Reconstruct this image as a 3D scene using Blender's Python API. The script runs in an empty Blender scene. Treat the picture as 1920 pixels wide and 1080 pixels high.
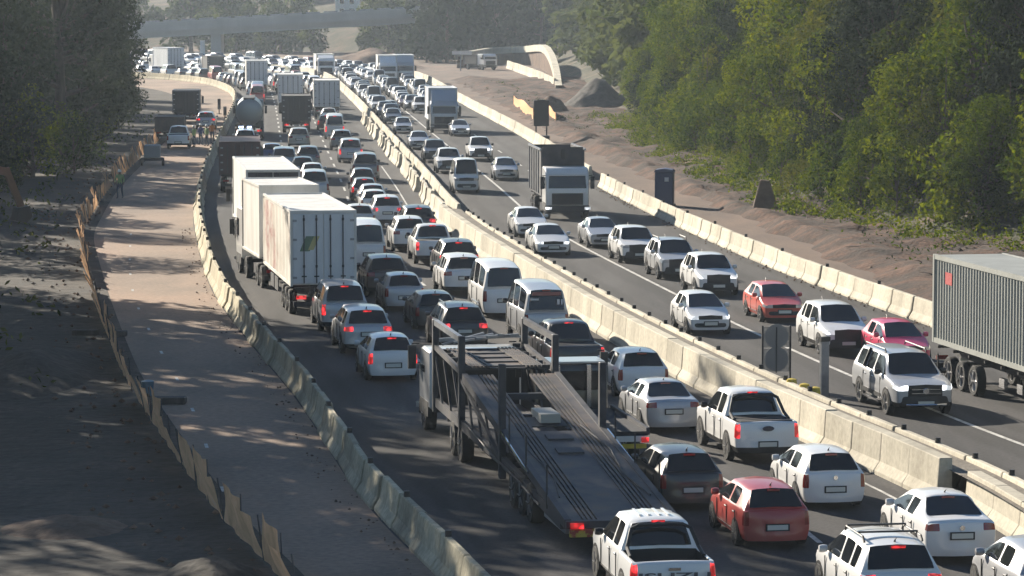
import bpy, bmesh, math, random
import numpy as np
from mathutils import Vector, Matrix

R = math.radians
scene = bpy.context.scene
col = scene.collection

# ------------------------------------------------------------------ camera, sky, sun, exposure
FOCAL_PX = 6300.0          # focal length in pixels of a 1920 wide frame
CAM_H = 13.0
PITCH = math.atan(560 / FOCAL_PX)
cam_data = bpy.data.cameras.new('camera')
cam_data.sensor_width = 36.0
cam_data.lens = 36.0 * FOCAL_PX / 1920
cam_data.clip_start = 0.5
cam_data.clip_end = 4000
cam = bpy.data.objects.new('camera', cam_data)
cam.location = (0, 0, CAM_H)
cam.rotation_euler = (R(90) - PITCH, 0, 0)
col.objects.link(cam)
scene.camera = cam

SUN_AZ, SUN_EL = R(-36), R(23)
to_sun = Vector((math.sin(SUN_AZ) * math.cos(SUN_EL), math.cos(SUN_AZ) * math.cos(SUN_EL), math.sin(SUN_EL)))
world = bpy.data.worlds.new('World'); scene.world = world
world.use_nodes = True
wn = world.node_tree
bg = wn.nodes['Background']
sky = wn.nodes.new('ShaderNodeTexSky'); sky.sky_type = 'NISHITA'; sky.sun_disc = False
sky.sun_elevation = SUN_EL; sky.sun_rotation = SUN_AZ
sky.air_density = 1.2; sky.dust_density = 0.3; sky.ozone_density = 4.0
wn.links.new(sky.outputs[0], bg.inputs[0]); bg.inputs[1].default_value = 0.05
sun_data = bpy.data.lights.new('sun', 'SUN'); sun_data.energy = 5.0; sun_data.angle = R(0.5)
sun_data.color = (1.0, 0.90, 0.75)
sun = bpy.data.objects.new('sun', sun_data); sun.rotation_euler = to_sun.to_track_quat('Z', 'Y').to_euler()
sun.location = (-120, 160, 90); col.objects.link(sun)
scene.view_settings.view_transform = 'Standard'
scene.view_settings.look = 'None'
HAZE = 0.00015
scene.view_settings.exposure = 1.12
scene.view_settings.gamma = 1.0
scene.cycles.max_bounces = 6; scene.cycles.diffuse_bounces = 3; scene.cycles.glossy_bounces = 3
scene.cycles.transmission_bounces = 2; scene.cycles.transparent_max_bounces = 6; scene.cycles.volume_bounces = 1
scene.cycles.use_denoising = True
scene.cycles.sample_clamp_indirect = 6.0

# ------------------------------------------------------------------ helpers
def G(px, py, h=0.0):
    """the point at height h that the survey of the photograph puts at pixel (px, py)"""
    dx = (px - 960) / FOCAL_PX; dy = -(py - 540) / FOCAL_PX
    c, s = math.cos(PITCH), math.sin(PITCH)
    d = Vector((dx, c + dy * s, -s + dy * c))
    t = (h - CAM_H) / d.z
    return Vector((d.x * t, d.y * t, h))

def tag(o, label=None, cat=None, group=None, kind=None):
    if label: o['label'] = label
    if cat: o['category'] = cat
    if group: o['group'] = group
    if kind: o['kind'] = kind
    return o

def empty(name, loc=(0, 0, 0), rz=0.0):
    o = bpy.data.objects.new(name, None); o.empty_display_size = 0.3
    o.location = loc; o.rotation_euler = (0, 0, rz); col.objects.link(o)
    return o

def link(name, mesh, parent=None, loc=(0, 0, 0), rz=0.0, mat=None):
    o = bpy.data.objects.new(name, mesh); col.objects.link(o)
    o.location = loc
    if rz: o.rotation_euler = (0, 0, rz)
    if parent: o.parent = parent
    if mat is not None:
        o.material_slots[0].link = 'OBJECT'; o.material_slots[0].material = mat
    return o

class MB:
    """collects shapes; build() links them as one mesh object"""
    def __init__(s): s.v = []; s.f = []; s.m = []
    def add(s, vs, fs, m=0):
        b = len(s.v); s.v += [tuple(p) for p in vs]
        for f in fs: s.f.append([i + b for i in f]); s.m.append(m)
        return s
    def box(s, c, d, rot=None, m=0):
        hx, hy, hz = d[0] / 2, d[1] / 2, d[2] / 2
        vs = [Vector((x, y, z)) for z in (-hz, hz) for y in (-hy, hy) for x in (-hx, hx)]
        if rot is not None: vs = [rot @ p for p in vs]
        c = Vector(c)
        return s.add([p + c for p in vs], [(0, 2, 3, 1), (4, 5, 7, 6), (0, 1, 5, 4), (2, 6, 7, 3), (1, 3, 7, 5), (0, 4, 6, 2)], m)
    def b2(s, lo, hi, m=0):
        return s.box([(a + b) / 2 for a, b in zip(lo, hi)], [b - a for a, b in zip(lo, hi)], None, m)
    def bar(s, p, q, wx, wz=None, m=0):
        p, q = Vector(p), Vector(q); d = q - p
        rot = d.to_track_quat('Y', 'Z').to_matrix()
        return s.box((p + q) / 2, (wx, d.length, wz or wx), rot, m)
    def tube(s, pts, rad, n=8, m=0, cap=True):
        pts = [Vector(p) for p in pts]; rings = []
        for i, p in enumerate(pts):
            d = (pts[min(i + 1, len(pts) - 1)] - pts[max(i - 1, 0)]).normalized()
            q = d.to_track_quat('Z', 'Y').to_matrix()
            r = rad[i] if isinstance(rad, (list, tuple)) else rad
            rings.append([p + q @ Vector((r * math.cos(2 * math.pi * k / n), r * math.sin(2 * math.pi * k / n), 0)) for k in range(n)])
        vs = [p for r in rings for p in r]; fs = []
        for i in range(len(pts) - 1):
            for k in range(n):
                fs.append((i * n + k, i * n + (k + 1) % n, (i + 1) * n + (k + 1) % n, (i + 1) * n + k))
        if cap: fs += [tuple(range(n - 1, -1, -1)), tuple(range((len(pts) - 1) * n, len(pts) * n))]
        return s.add(vs, fs, m)
    def prism(s, poly, axis, a, b, m=0):
        """polygon of 2-D points pushed along axis 'x','y' or 'z' from a to b"""
        def P(u, v, w): return {'x': (w, u, v), 'y': (u, w, v), 'z': (u, v, w)}[axis]
        n = len(poly)
        vs = [P(u, v, a) for u, v in poly] + [P(u, v, b) for u, v in poly]
        fs = [tuple(range(n - 1, -1, -1)), tuple(range(n, 2 * n))] + [(i, (i + 1) % n, n + (i + 1) % n, n + i) for i in range(n)]
        return s.add(vs, fs, m)
    def lathe(s, prof, axis='x', n=16, c=(0, 0, 0), m=0):
        """profile of (along, radius) turned about an axis"""
        vs = []; c = Vector(c)
        for a, r in prof:
            for k in range(n):
                t = 2 * math.pi * k / n
                p = (a, r * math.cos(t), r * math.sin(t)) if axis == 'x' else ((r * math.cos(t), a, r * math.sin(t)) if axis == 'y' else (r * math.cos(t), r * math.sin(t), a))
                vs.append(Vector(p) + c)
        fs = []
        for i in range(len(prof) - 1):
            for k in range(n): fs.append((i * n + k, i * n + (k + 1) % n, (i + 1) * n + (k + 1) % n, (i + 1) * n + k))
        fs += [tuple(range(n - 1, -1, -1)), tuple(range((len(prof) - 1) * n, len(prof) * n))]
        return s.add(vs, fs, m)
    def mesh(s, name, mats, smooth=None, fix=True, bevel=0):
        me = bpy.data.meshes.new(name); me.from_pydata(s.v, [], s.f)
        for mt in (mats if isinstance(mats, (list, tuple)) else [mats]): me.materials.append(mt)
        me.polygons.foreach_set('material_index', s.m)
        if fix or bevel:
            bm = bmesh.new(); bm.from_mesh(me)
            if fix: bmesh.ops.recalc_face_normals(bm, faces=bm.faces)
            if bevel: bmesh.ops.bevel(bm, geom=bm.edges, offset=bevel, segments=1, affect='EDGES', clamp_overlap=True)
            bm.to_mesh(me); bm.free()
        if smooth:
            me.shade_smooth(); me.set_sharp_from_angle(angle=R(smooth))
        me.update()
        return me
    def build(s, name, mats, parent=None, loc=(0, 0, 0), rz=0.0, smooth=None, bevel=0):
        return link(name, s.mesh(name, mats, smooth, True, bevel), parent, loc, rz)

# ------------------------------------------------------------------ materials
MATS = {}
def mat(name, color, rough=0.6, metal=0.0, coat=0.0, emit=None, estr=0.0, spec=0.5):
    if name in MATS: return MATS[name]
    m = bpy.data.materials.new(name); m.use_nodes = True
    p = m.node_tree.nodes['Principled BSDF']
    p.inputs['Base Color'].default_value = (*color, 1); p.inputs['Roughness'].default_value = rough
    p.inputs['Metallic'].default_value = metal; p.inputs['Coat Weight'].default_value = coat
    p.inputs['Coat Roughness'].default_value = 0.06; p.inputs['Specular IOR Level'].default_value = spec
    if emit: p.inputs['Emission Color'].default_value = (*emit, 1); p.inputs['Emission Strength'].default_value = estr
    MATS[name] = m
    return m

def nmat(name, stops, scale=1.0, rough=0.9, detail=6, stretch=(1, 1, 1), space='world', bump=0.0, bscale=None, fine=None, metal=0.0, rough2=None, spec=0.4, dist=0.0, each=0.0):
    """noise-coloured material: stops = [(pos, colour), ...]; fine = (scale, amount) adds a small-grained darkening and lightening"""
    if name in MATS: return MATS[name]
    m = bpy.data.materials.new(name); m.use_nodes = True
    nt = m.node_tree; N = nt.nodes; L = nt.links; p = N['Principled BSDF']
    if space == 'world':
        g = N.new('ShaderNodeNewGeometry'); src = g.outputs['Position']
    else:
        g = N.new('ShaderNodeTexCoord'); src = g.outputs['Object']
    mp = N.new('ShaderNodeMapping'); mp.inputs['Scale'].default_value = stretch; L.new(src, mp.inputs[0])
    n1 = N.new('ShaderNodeTexNoise'); n1.inputs['Scale'].default_value = scale; n1.inputs['Detail'].default_value = detail
    n1.inputs['Roughness'].default_value = 0.62; n1.inputs['Distortion'].default_value = dist
    L.new(mp.outputs[0], n1.inputs['Vector'])
    cr = N.new('ShaderNodeValToRGB'); L.new(n1.outputs[0], cr.inputs[0])
    el = cr.color_ramp.elements
    while len(el) < len(stops): el.new(0.5)
    for e, (pos, c) in zip(el, stops): e.position = pos; e.color = (*c, 1)
    out = cr.outputs[0]
    if fine:
        n2 = N.new('ShaderNodeTexNoise'); n2.inputs['Scale'].default_value = fine[0]; n2.inputs['Detail'].default_value = 3
        L.new(src, n2.inputs['Vector'])
        mr = N.new('ShaderNodeMapRange'); mr.inputs[1].default_value = 0.3; mr.inputs[2].default_value = 0.7
        mr.inputs[3].default_value = 1 - fine[1]; mr.inputs[4].default_value = 1 + fine[1]; L.new(n2.outputs[0], mr.inputs[0])
        mx = N.new('ShaderNodeVectorMath'); mx.operation = 'SCALE'; L.new(out, mx.inputs[0]); L.new(mr.outputs[0], mx.inputs['Scale'])
        out = mx.outputs[0]
    if each:
        oi = N.new('ShaderNodeObjectInfo'); me_ = N.new('ShaderNodeMapRange'); me_.inputs[3].default_value = 1 - each; me_.inputs[4].default_value = 1 + each
        L.new(oi.outputs['Random'], me_.inputs[0]); m3 = N.new('ShaderNodeVectorMath'); m3.operation = 'SCALE'; L.new(out, m3.inputs[0]); L.new(me_.outputs[0], m3.inputs['Scale']); out = m3.outputs[0]
    L.new(out, p.inputs['Base Color'])
    p.inputs['Roughness'].default_value = rough; p.inputs['Metallic'].default_value = metal; p.inputs['Specular IOR Level'].default_value = spec
    if rough2 is not None:
        rr = N.new('ShaderNodeMapRange'); rr.inputs[3].default_value = rough; rr.inputs[4].default_value = rough2
        L.new(n1.outputs[0], rr.inputs[0]); L.new(rr.outputs[0], p.inputs['Roughness'])
    if bump:
        nb = N.new('ShaderNodeTexNoise'); nb.inputs['Scale'].default_value = bscale or scale * 4; nb.inputs['Detail'].default_value = 5
        L.new(src, nb.inputs['Vector'])
        bp = N.new('ShaderNodeBump'); bp.inputs['Strength'].default_value = 1.0; bp.inputs['Distance'].default_value = bump
        L.new(nb.outputs[0], bp.inputs['Height']); L.new(bp.outputs[0], p.inputs['Normal'])
    MATS[name] = m
    return m

def leafmat(name, c1, c2, c3, transl=0.34):
    """leaf colour varies leaf by leaf (random attribute) and clump by clump (noise)"""
    if name in MATS: return MATS[name]
    m = bpy.data.materials.new(name); m.use_nodes = True
    nt = m.node_tree; N = nt.nodes; L = nt.links; p = N['Principled BSDF']; outn = N['Material Output']
    g = N.new('ShaderNodeNewGeometry'); n1 = N.new('ShaderNodeTexNoise'); n1.inputs['Scale'].default_value = 0.35; n1.inputs['Detail'].default_value = 3
    L.new(g.outputs['Position'], n1.inputs['Vector'])
    at = N.new('ShaderNodeAttribute'); at.attribute_name = 'shade'
    oi = N.new('ShaderNodeObjectInfo')
    a = N.new('ShaderNodeMath'); a.operation = 'MULTIPLY_ADD'; a.inputs[1].default_value = 0.5; L.new(at.outputs['Fac'], a.inputs[0]); L.new(n1.outputs[0], a.inputs[2])
    b = N.new('ShaderNodeMath'); b.operation = 'MULTIPLY_ADD'; b.inputs[1].default_value = 0.5; L.new(oi.outputs['Random'], b.inputs[0]); L.new(a.outputs[0], b.inputs[2])
    mr = N.new('ShaderNodeMapRange'); mr.inputs[1].default_value = 0.45; mr.inputs[2].default_value = 1.35; L.new(b.outputs[0], mr.inputs[0])
    cr = N.new('ShaderNodeValToRGB'); L.new(mr.outputs[0], cr.inputs[0]); el = cr.color_ramp.elements; el.new(0.5)
    for e, (pos, c) in zip(el, ((0.05, c1), (0.5, c2), (0.95, c3))): e.position = pos; e.color = (*c, 1)
    L.new(cr.outputs[0], p.inputs['Base Color']); p.inputs['Roughness'].default_value = 0.85; p.inputs['Specular IOR Level'].default_value = 0.02
    tr = N.new('ShaderNodeBsdfTranslucent'); hs = N.new('ShaderNodeHueSaturation'); hs.inputs['Saturation'].default_value = 1.15; hs.inputs['Value'].default_value = 1.3; hs.inputs['Hue'].default_value = 0.485
    L.new(cr.outputs[0], hs.inputs['Color']); L.new(hs.outputs[0], tr.inputs['Color'])
    mx = N.new('ShaderNodeMixShader'); mx.inputs[0].default_value = transl
    L.new(p.outputs[0], mx.inputs[1]); L.new(tr.outputs[0], mx.inputs[2]); L.new(mx.outputs[0], outn.inputs['Surface'])
    MATS[name] = m
    return m

M_asphalt = nmat('asphalt', [(0.3, (0.034, 0.034, 0.036)), (0.45, (0.058, 0.056, 0.056)), (0.6, (0.066, 0.063, 0.062)), (0.7, (0.10, 0.093, 0.088))], 0.35, 0.9, 10, (1.0, 0.07, 1), bump=0.004, bscale=30, fine=(9, 0.2), dist=0.3, spec=0.22)
M_dirtroad = nmat('dusty_road', [(0.28, (0.145, 0.115, 0.092)), (0.5, (0.26, 0.19, 0.142)), (0.72, (0.36, 0.24, 0.17))], 0.16, 0.95, 9, (1.0, 0.5, 1), bump=0.03, bscale=6, fine=(5, 0.16))
M_soil = nmat('brown_soil', [(0.3, (0.075, 0.05, 0.037)), (0.5, (0.14, 0.088, 0.06)), (0.7, (0.20, 0.125, 0.083))], 0.3, 0.97, 9, bump=0.1, bscale=2.5, fine=(6, 0.22))
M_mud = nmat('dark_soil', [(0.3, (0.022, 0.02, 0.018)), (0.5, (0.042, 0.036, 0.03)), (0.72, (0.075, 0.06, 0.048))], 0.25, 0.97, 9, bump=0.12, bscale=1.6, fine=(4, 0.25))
M_service = nmat('service_track_soil', [(0.3, (0.075, 0.052, 0.04)), (0.5, (0.125, 0.083, 0.06)), (0.72, (0.185, 0.118, 0.082))], 0.22, 0.95, 9, (1, 0.3, 1), bump=0.03, bscale=5, fine=(6, 0.14))
M_conc = nmat('barrier_concrete', [(0.25, (0.30, 0.27, 0.21)), (0.5, (0.48, 0.44, 0.35)), (0.75, (0.58, 0.53, 0.43))], 0.55, 0.9, 9, (1, 1, 0.35), bump=0.006, bscale=18, fine=(7, 0.14), each=0.16)
M_conc_old = nmat('weathered_concrete', [(0.25, (0.20, 0.175, 0.125)), (0.5, (0.40, 0.36, 0.255)), (0.75, (0.54, 0.48, 0.34))], 0.7, 0.92, 9, (1, 1, 0.3), bump=0.008, bscale=14, fine=(6, 0.2), each=0.22)
M_bridge = nmat('bridge_concrete', [(0.3, (0.34, 0.34, 0.33)), (0.7, (0.46, 0.455, 0.43))], 0.2, 0.9, 6, (1, 1, 0.4))
M_line = nmat('road_paint', [(0.35, (0.30, 0.29, 0.27)), (0.6, (0.62, 0.61, 0.57))], 2.2, 0.7, 6)
M_bark = nmat('bark', [(0.3, (0.045, 0.035, 0.025)), (0.7, (0.12, 0.095, 0.07))], 3.0, 0.95, 6, (1, 1, 0.2))
M_black = mat('black_plastic', (0.012, 0.012, 0.013), 0.5)
M_tyre = mat('tyre_rubber', (0.014, 0.014, 0.014), 0.85)
M_rim = mat('wheel_alloy', (0.42, 0.42, 0.43), 0.35, 0.8)
M_glass = mat('car_glass', (0.012, 0.014, 0.016), 0.06, spec=0.6)
M_plate = mat('number_plate', (0.62, 0.62, 0.56), 0.5)
M_head_off = mat('headlamp', (0.55, 0.56, 0.58), 0.12, 0.35, 0.6)
M_head_on = mat('headlamp_lit', (0.8, 0.8, 0.8), 0.2, emit=(0.95, 0.98, 1.0), estr=1.3)
M_tail_off = mat('tail_lamp', (0.22, 0.012, 0.012), 0.2, coat=0.6)
M_tail_on = mat('tail_lamp_lit', (0.35, 0.01, 0.01), 0.25, coat=0.6, emit=(1.0, 0.03, 0.035), estr=0.8)
def lens(m, lo, hi, scale):
    """lamp lens: brightness broken up by the reflector behind it"""
    N = m.node_tree.nodes; L = m.node_tree.links; tc = N.new('ShaderNodeTexCoord'); v = N.new('ShaderNodeTexVoronoi'); v.inputs['Scale'].default_value = scale
    r = N.new('ShaderNodeMapRange'); r.inputs[1].default_value = 0.1; r.inputs[2].default_value = 0.6; r.inputs[3].default_value = hi; r.inputs[4].default_value = lo
    L.new(tc.outputs['Object'], v.inputs['Vector']); L.new(v.outputs['Distance'], r.inputs[0]); L.new(r.outputs[0], N['Principled BSDF'].inputs['Emission Strength'])
lens(M_tail_on, 0.12, 1.5, 5.0); lens(M_head_on, 0.2, 2.6, 4.0)
M_liner = mat('bed_liner', (0.016, 0.016, 0.018), 0.75)
M_chrome = mat('chrome', (0.6, 0.6, 0.62), 0.18, 1.0)
M_steel = nmat('painted_steel', [(0.3, (0.05, 0.055, 0.07)), (0.55, (0.10, 0.105, 0.125)), (0.75, (0.15, 0.14, 0.14))], 1.6, 0.5, 6, space='object', metal=0.3, rough2=0.75)
M_galv = nmat('galvanised_steel', [(0.3, (0.22, 0.23, 0.25)), (0.7, (0.36, 0.37, 0.39))], 2.0, 0.45, 5, metal=0.6)

def paint(name, c, metal=0.0, rough=0.38):
    """car paint with a thin uneven film of dust"""
    if 'paint_' + name in MATS: return MATS['paint_' + name]
    m = bpy.data.materials.new('paint_' + name); m.use_nodes = True
    N = m.node_tree.nodes; L = m.node_tree.links; p = N['Principled BSDF']
    tc = N.new('ShaderNodeTexCoord'); oi = N.new('ShaderNodeObjectInfo')
    ad = N.new('ShaderNodeVectorMath'); ad.operation = 'ADD'; L.new(tc.outputs['Object'], ad.inputs[0]); L.new(oi.outputs['Location'], ad.inputs[1])
    nz = N.new('ShaderNodeTexNoise'); nz.inputs['Scale'].default_value = 1.3; nz.inputs['Detail'].default_value = 6; L.new(ad.outputs[0], nz.inputs['Vector'])
    sx = N.new('ShaderNodeSeparateXYZ'); L.new(tc.outputs['Object'], sx.inputs[0])
    mr = N.new('ShaderNodeMapRange'); mr.inputs[1].default_value = 0.9; mr.inputs[2].default_value = 0.25; mr.inputs[3].default_value = 0.0; mr.inputs[4].default_value = 0.4
    L.new(sx.outputs['Z'], mr.inputs[0])
    ml = N.new('ShaderNodeMath'); ml.operation = 'MULTIPLY'; L.new(mr.outputs[0], ml.inputs[0]); L.new(nz.outputs[0], ml.inputs[1])
    a2 = N.new('ShaderNodeMath'); a2.operation = 'MULTIPLY_ADD'; a2.inputs[1].default_value = 0.06; L.new(nz.outputs[0], a2.inputs[0]); L.new(ml.outputs[0], a2.inputs[2])
    mx = N.new('ShaderNodeMix'); mx.data_type = 'RGBA'; mx.inputs[6].default_value = (*c, 1); mx.inputs[7].default_value = (0.20, 0.17, 0.14, 1)
    L.new(a2.outputs[0], mx.inputs[0]); L.new(mx.outputs[2], p.inputs['Base Color'])
    p.inputs['Roughness'].default_value = rough; p.inputs['Metallic'].default_value = metal
    p.inputs['Coat Weight'].default_value = 0.7; p.inputs['Coat Roughness'].default_value = 0.08
    MATS['paint_' + name] = m
    return m
PAINT = dict(white=paint('white', (0.78, 0.78, 0.77)), offwhite=paint('offwhite', (0.66, 0.65, 0.62)), silver=paint('silver', (0.46, 0.47, 0.49), 0.35),
             grey=paint('grey', (0.16, 0.165, 0.175), 0.3), black=paint('black', (0.014, 0.014, 0.016)), red=paint('red', (0.42, 0.035, 0.028)),
             orange=paint('orange', (0.62, 0.06, 0.03)), pink=paint('pink', (0.62, 0.02, 0.10)), maroon=paint('maroon', (0.07, 0.012, 0.016)),
             blue=paint('blue', (0.03, 0.06, 0.18)), brown=paint('brown', (0.10, 0.075, 0.06), 0.2), beige=paint('beige', (0.42, 0.38, 0.31), 0.2))

# ------------------------------------------------------------------ guide lines of the road (surveyed ground points, smoothed)
class Line:
    def __init__(s, pts, step=1.0):
        P = [np.array(p[:2], float) for p in pts]
        P = [2 * P[0] - P[1]] + P + [2 * P[-1] - P[-2]]
        out = []
        for i in range(1, len(P) - 2):
            for t in np.linspace(0, 1, 24, endpoint=False):
                a, b, c, d = P[i - 1:i + 3]
                out.append(0.5 * (2 * b + (c - a) * t + (2 * a - 5 * b + 4 * c - d) * t * t + (3 * b - a - 3 * c + d) * t ** 3))
        out.append(P[-2]); out = np.array(out)
        for _ in range(30): out[1:-1] = (out[:-2] + 2 * out[1:-1] + out[2:]) / 4
        seg = np.linalg.norm(np.diff(out, axis=0), axis=1); s.cum = np.concatenate([[0], np.cumsum(seg)]); s.raw = out
        s.L = s.cum[-1]; n = int(s.L / step); s.s = np.linspace(0, s.L, n)
        s.p = np.stack([np.interp(s.s, s.cum, out[:, k]) for k in (0, 1)], 1)
    def at(s, d):
        return np.array([np.interp(d, s.s, s.p[:, k]) for k in (0, 1)])
    def tan(s, d):
        v = s.at(min(d + 2, s.L)) - s.at(max(d - 2, 0)); return v / np.linalg.norm(v)
    def near(s, q):
        k = int(np.argmin(((s.p - np.array(q[:2])) ** 2).sum(1))); return s.s[k]
    def offset(s, d, off):
        t = s.tan(d); return s.at(d) + off * np.array([t[1], -t[0]])

def gl(*pp): return Line([G(*p) for p in pp])
LB = gl((1180, 1480), (955, 1230), (820, 1080), (735, 1000), (655, 905), (560, 755), (465, 640), (405, 560), (380, 500), (366, 440), (362, 400), (372, 340), (395, 285), (425, 225), (437, 190), (425, 172), (385, 158), (330, 151), (260, 146), (190, 141), (100, 136), (-40, 131))
ML = gl((2090, 1160), (1920, 1050), (1740, 937), (1430, 794), (1180, 662), (1000, 551), (820, 425), (760, 345), (690, 255), (640, 190), (600, 152), (560, 139), (480, 131), (380, 126), (250, 121), (100, 116), (-60, 111))
RB = gl((2350, 850), (1920, 680), (1740, 612), (1500, 525), (1300, 440), (1110, 345), (975, 255), (865, 195), (790, 150), (720, 135), (640, 124.5), (570, 120), (430, 111.5), (300, 106), (100, 100), (-60, 96))
RU = gl((2500, 830), (2150, 720), (1745, 568), (1560, 478), (1400, 408), (1260, 348), (1150, 302), (1020, 240), (960, 205), (900, 175), (850, 150))
FL = gl((640, 1240), (520, 1080), (425, 985), (330, 860), (240, 720), (210, 650), (180, 560), (160, 480), (155, 440), (175, 400), (205, 355), (260, 300), (300, 262), (325, 225), (330, 190), (300, 172), (230, 160), (160, 152), (0, 142))
VE = gl((2700, 640), (2300, 560), (1920, 475), (1750, 450), (1600, 420), (1520, 400), (1420, 368), (1300, 310), (1200, 250), (1130, 200), (1085, 165), (1066, 142), (1035, 120), (985, 111), (920, 108), (850, 106), (770, 102), (600, 97), (300, 90), (-100, 84))

def along(line, q):
    return Vector((*line.tan(line.near(q)), 0))
def heading_out(q):
    return (along(LB, q) + along(ML, q)).normalized()
def heading_in(q):
    return -(along(ML, q) + along(RB, q)).normalized()
def rz_of(h): return math.atan2(-h.x, h.y)

# ------------------------------------------------------------------ ground sheets
def sheet(name, rows, m, z, kind='structure', label=None):
    """rows: list of lists of 2-D points across"""
    vs = [(p[0], p[1], z if not callable(z) else z(p, i, j)) for i, r in enumerate(rows) for j, p in enumerate(r)]
    w = len(rows[0])
    fs = [(i * w + j, i * w + j + 1, (i + 1) * w + j + 1, (i + 1) * w + j) for i in range(len(rows) - 1) for j in range(w - 1)]
    me = bpy.data.meshes.new(name); me.from_pydata(vs, [], fs); me.materials.append(m)
    bm = bmesh.new(); bm.from_mesh(me); bmesh.ops.recalc_face_normals(bm, faces=bm.faces)
    if sum(f.normal.z for f in bm.faces) < 0: bmesh.ops.reverse_faces(bm, faces=bm.faces)
    bm.to_mesh(me); bm.free(); me.shade_smooth()
    return tag(link(name, me), kind=kind)

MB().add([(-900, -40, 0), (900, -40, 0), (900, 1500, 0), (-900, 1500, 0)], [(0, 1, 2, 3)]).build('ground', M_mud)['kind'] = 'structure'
N_ = 260
def strip(a, b, offa=0.0, offb=0.0, n=N_, cross=1, ta=1.0):
    rows = []
    for i in range(n):
        t = i / (n - 1) * ta
        pa, pb = a.offset(t * a.L, offa), b.offset(t * b.L, offb)
        rows.append([pa * (1 - k / cross) + pb * (k / cross) for k in range(cross + 1)])
    return rows
def edge_rows(a, b, offa=0, offb=0):
    """rows matched by distance from the camera along line a"""
    rows = []
    for d in np.linspace(0, a.L, N_):
        pa = a.offset(d, offa); pb = b.offset(b.near(a.at(d)), offb); rows.append([pa, pb])
    return rows
def tracks(m):
    N = m.node_tree.nodes; L = m.node_tree.links; p = N['Principled BSDF']; src = p.inputs['Base Color'].links[0].from_socket
    at = N.new('ShaderNodeAttribute'); at.attribute_name = 'lateral'; g = N.new('ShaderNodeNewGeometry')
    nz = N.new('ShaderNodeTexNoise'); nz.inputs['Scale'].default_value = 0.12; nz.inputs['Detail'].default_value = 4; L.new(g.outputs['Position'], nz.inputs['Vector'])
    wob = N.new('ShaderNodeMath'); wob.operation = 'MULTIPLY_ADD'; wob.inputs[1].default_value = 0.9; L.new(nz.outputs[0], wob.inputs[0]); L.new(at.outputs['Fac'], wob.inputs[2])
    def wave(period, phase, lo, hi, power):
        a = N.new('ShaderNodeMath'); a.operation = 'MULTIPLY_ADD'; a.inputs[1].default_value = 2 * math.pi / period; a.inputs[2].default_value = phase; L.new(wob.outputs[0], a.inputs[0])
        c = N.new('ShaderNodeMath'); c.operation = 'COSINE'; L.new(a.outputs[0], c.inputs[0])
        r = N.new('ShaderNodeMapRange'); r.interpolation_type = 'SMOOTHSTEP'; r.inputs[1].default_value = power; r.inputs[2].default_value = 1.0; r.inputs[3].default_value = lo; r.inputs[4].default_value = hi; L.new(c.outputs[0], r.inputs[0]); return r.outputs[0]
    w1 = wave(1.8, 0.4, 1.0, 0.74, -0.2); w2 = wave(3.6, 2.2, 1.0, 0.72, 0.75)
    n2 = N.new('ShaderNodeTexNoise'); n2.inputs['Scale'].default_value = 0.5; n2.inputs['Detail'].default_value = 6; mp = N.new('ShaderNodeMapping'); mp.inputs['Scale'].default_value = (1, 0.15, 1); L.new(g.outputs['Position'], mp.inputs[0]); L.new(mp.outputs[0], n2.inputs['Vector'])
    r2 = N.new('ShaderNodeMapRange'); r2.inputs[1].default_value = 0.35; r2.inputs[2].default_value = 0.65; r2.inputs[3].default_value = 0.85; r2.inputs[4].default_value = 1.3; L.new(n2.outputs[0], r2.inputs[0])
    out = src
    for w in (w1, w2, r2.outputs[0]):
        mx = N.new('ShaderNodeVectorMath'); mx.operation = 'SCALE'; L.new(out, mx.inputs[0]); L.new(w, mx.inputs['Scale']); out = mx.outputs[0]
    L.new(out, p.inputs['Base Color'])
tracks(M_asphalt)
def road(name, a, b, offa, offb):
    rows = []; lat = []; nc = 16
    for pa, pb in edge_rows(a, b, offa, offb):
        w = float(np.linalg.norm(pb - pa)); rows.append([pa * (1 - k / nc) + pb * (k / nc) for k in range(nc + 1)]); lat += [w * k / nc for k in range(nc + 1)]
    o = sheet(name, rows, M_asphalt, 0.008); at = o.data.attributes.new('lateral', 'FLOAT', 'POINT'); at.data.foreach_set('value', np.array(lat, dtype=np.float32))
road('carriageway', ML, LB, 0.5, 0.0)
road('oncoming_carriageway', ML, RB, 0.5, 0.6)
sheet('closed_lane', edge_rows(LB, FL, 0.1, 0.6), M_dirtroad, 0.004)
sheet('service_track', edge_rows(RB, VE, 0.5, -1.2), M_service, 0.004)
# ------------------------------------------------------------------ cars: a cage per kind, rounded, then split into parts
def subdivide(me, levels):
    o = bpy.data.objects.new('tmp', me); col.objects.link(o)
    md = o.modifiers.new('s', 'SUBSURF'); md.levels = levels; md.render_levels = levels
    dg = bpy.context.evaluated_depsgraph_get()
    out = bpy.data.meshes.new_from_object(o.evaluated_get(dg))
    bpy.data.objects.remove(o)
    return out

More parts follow.
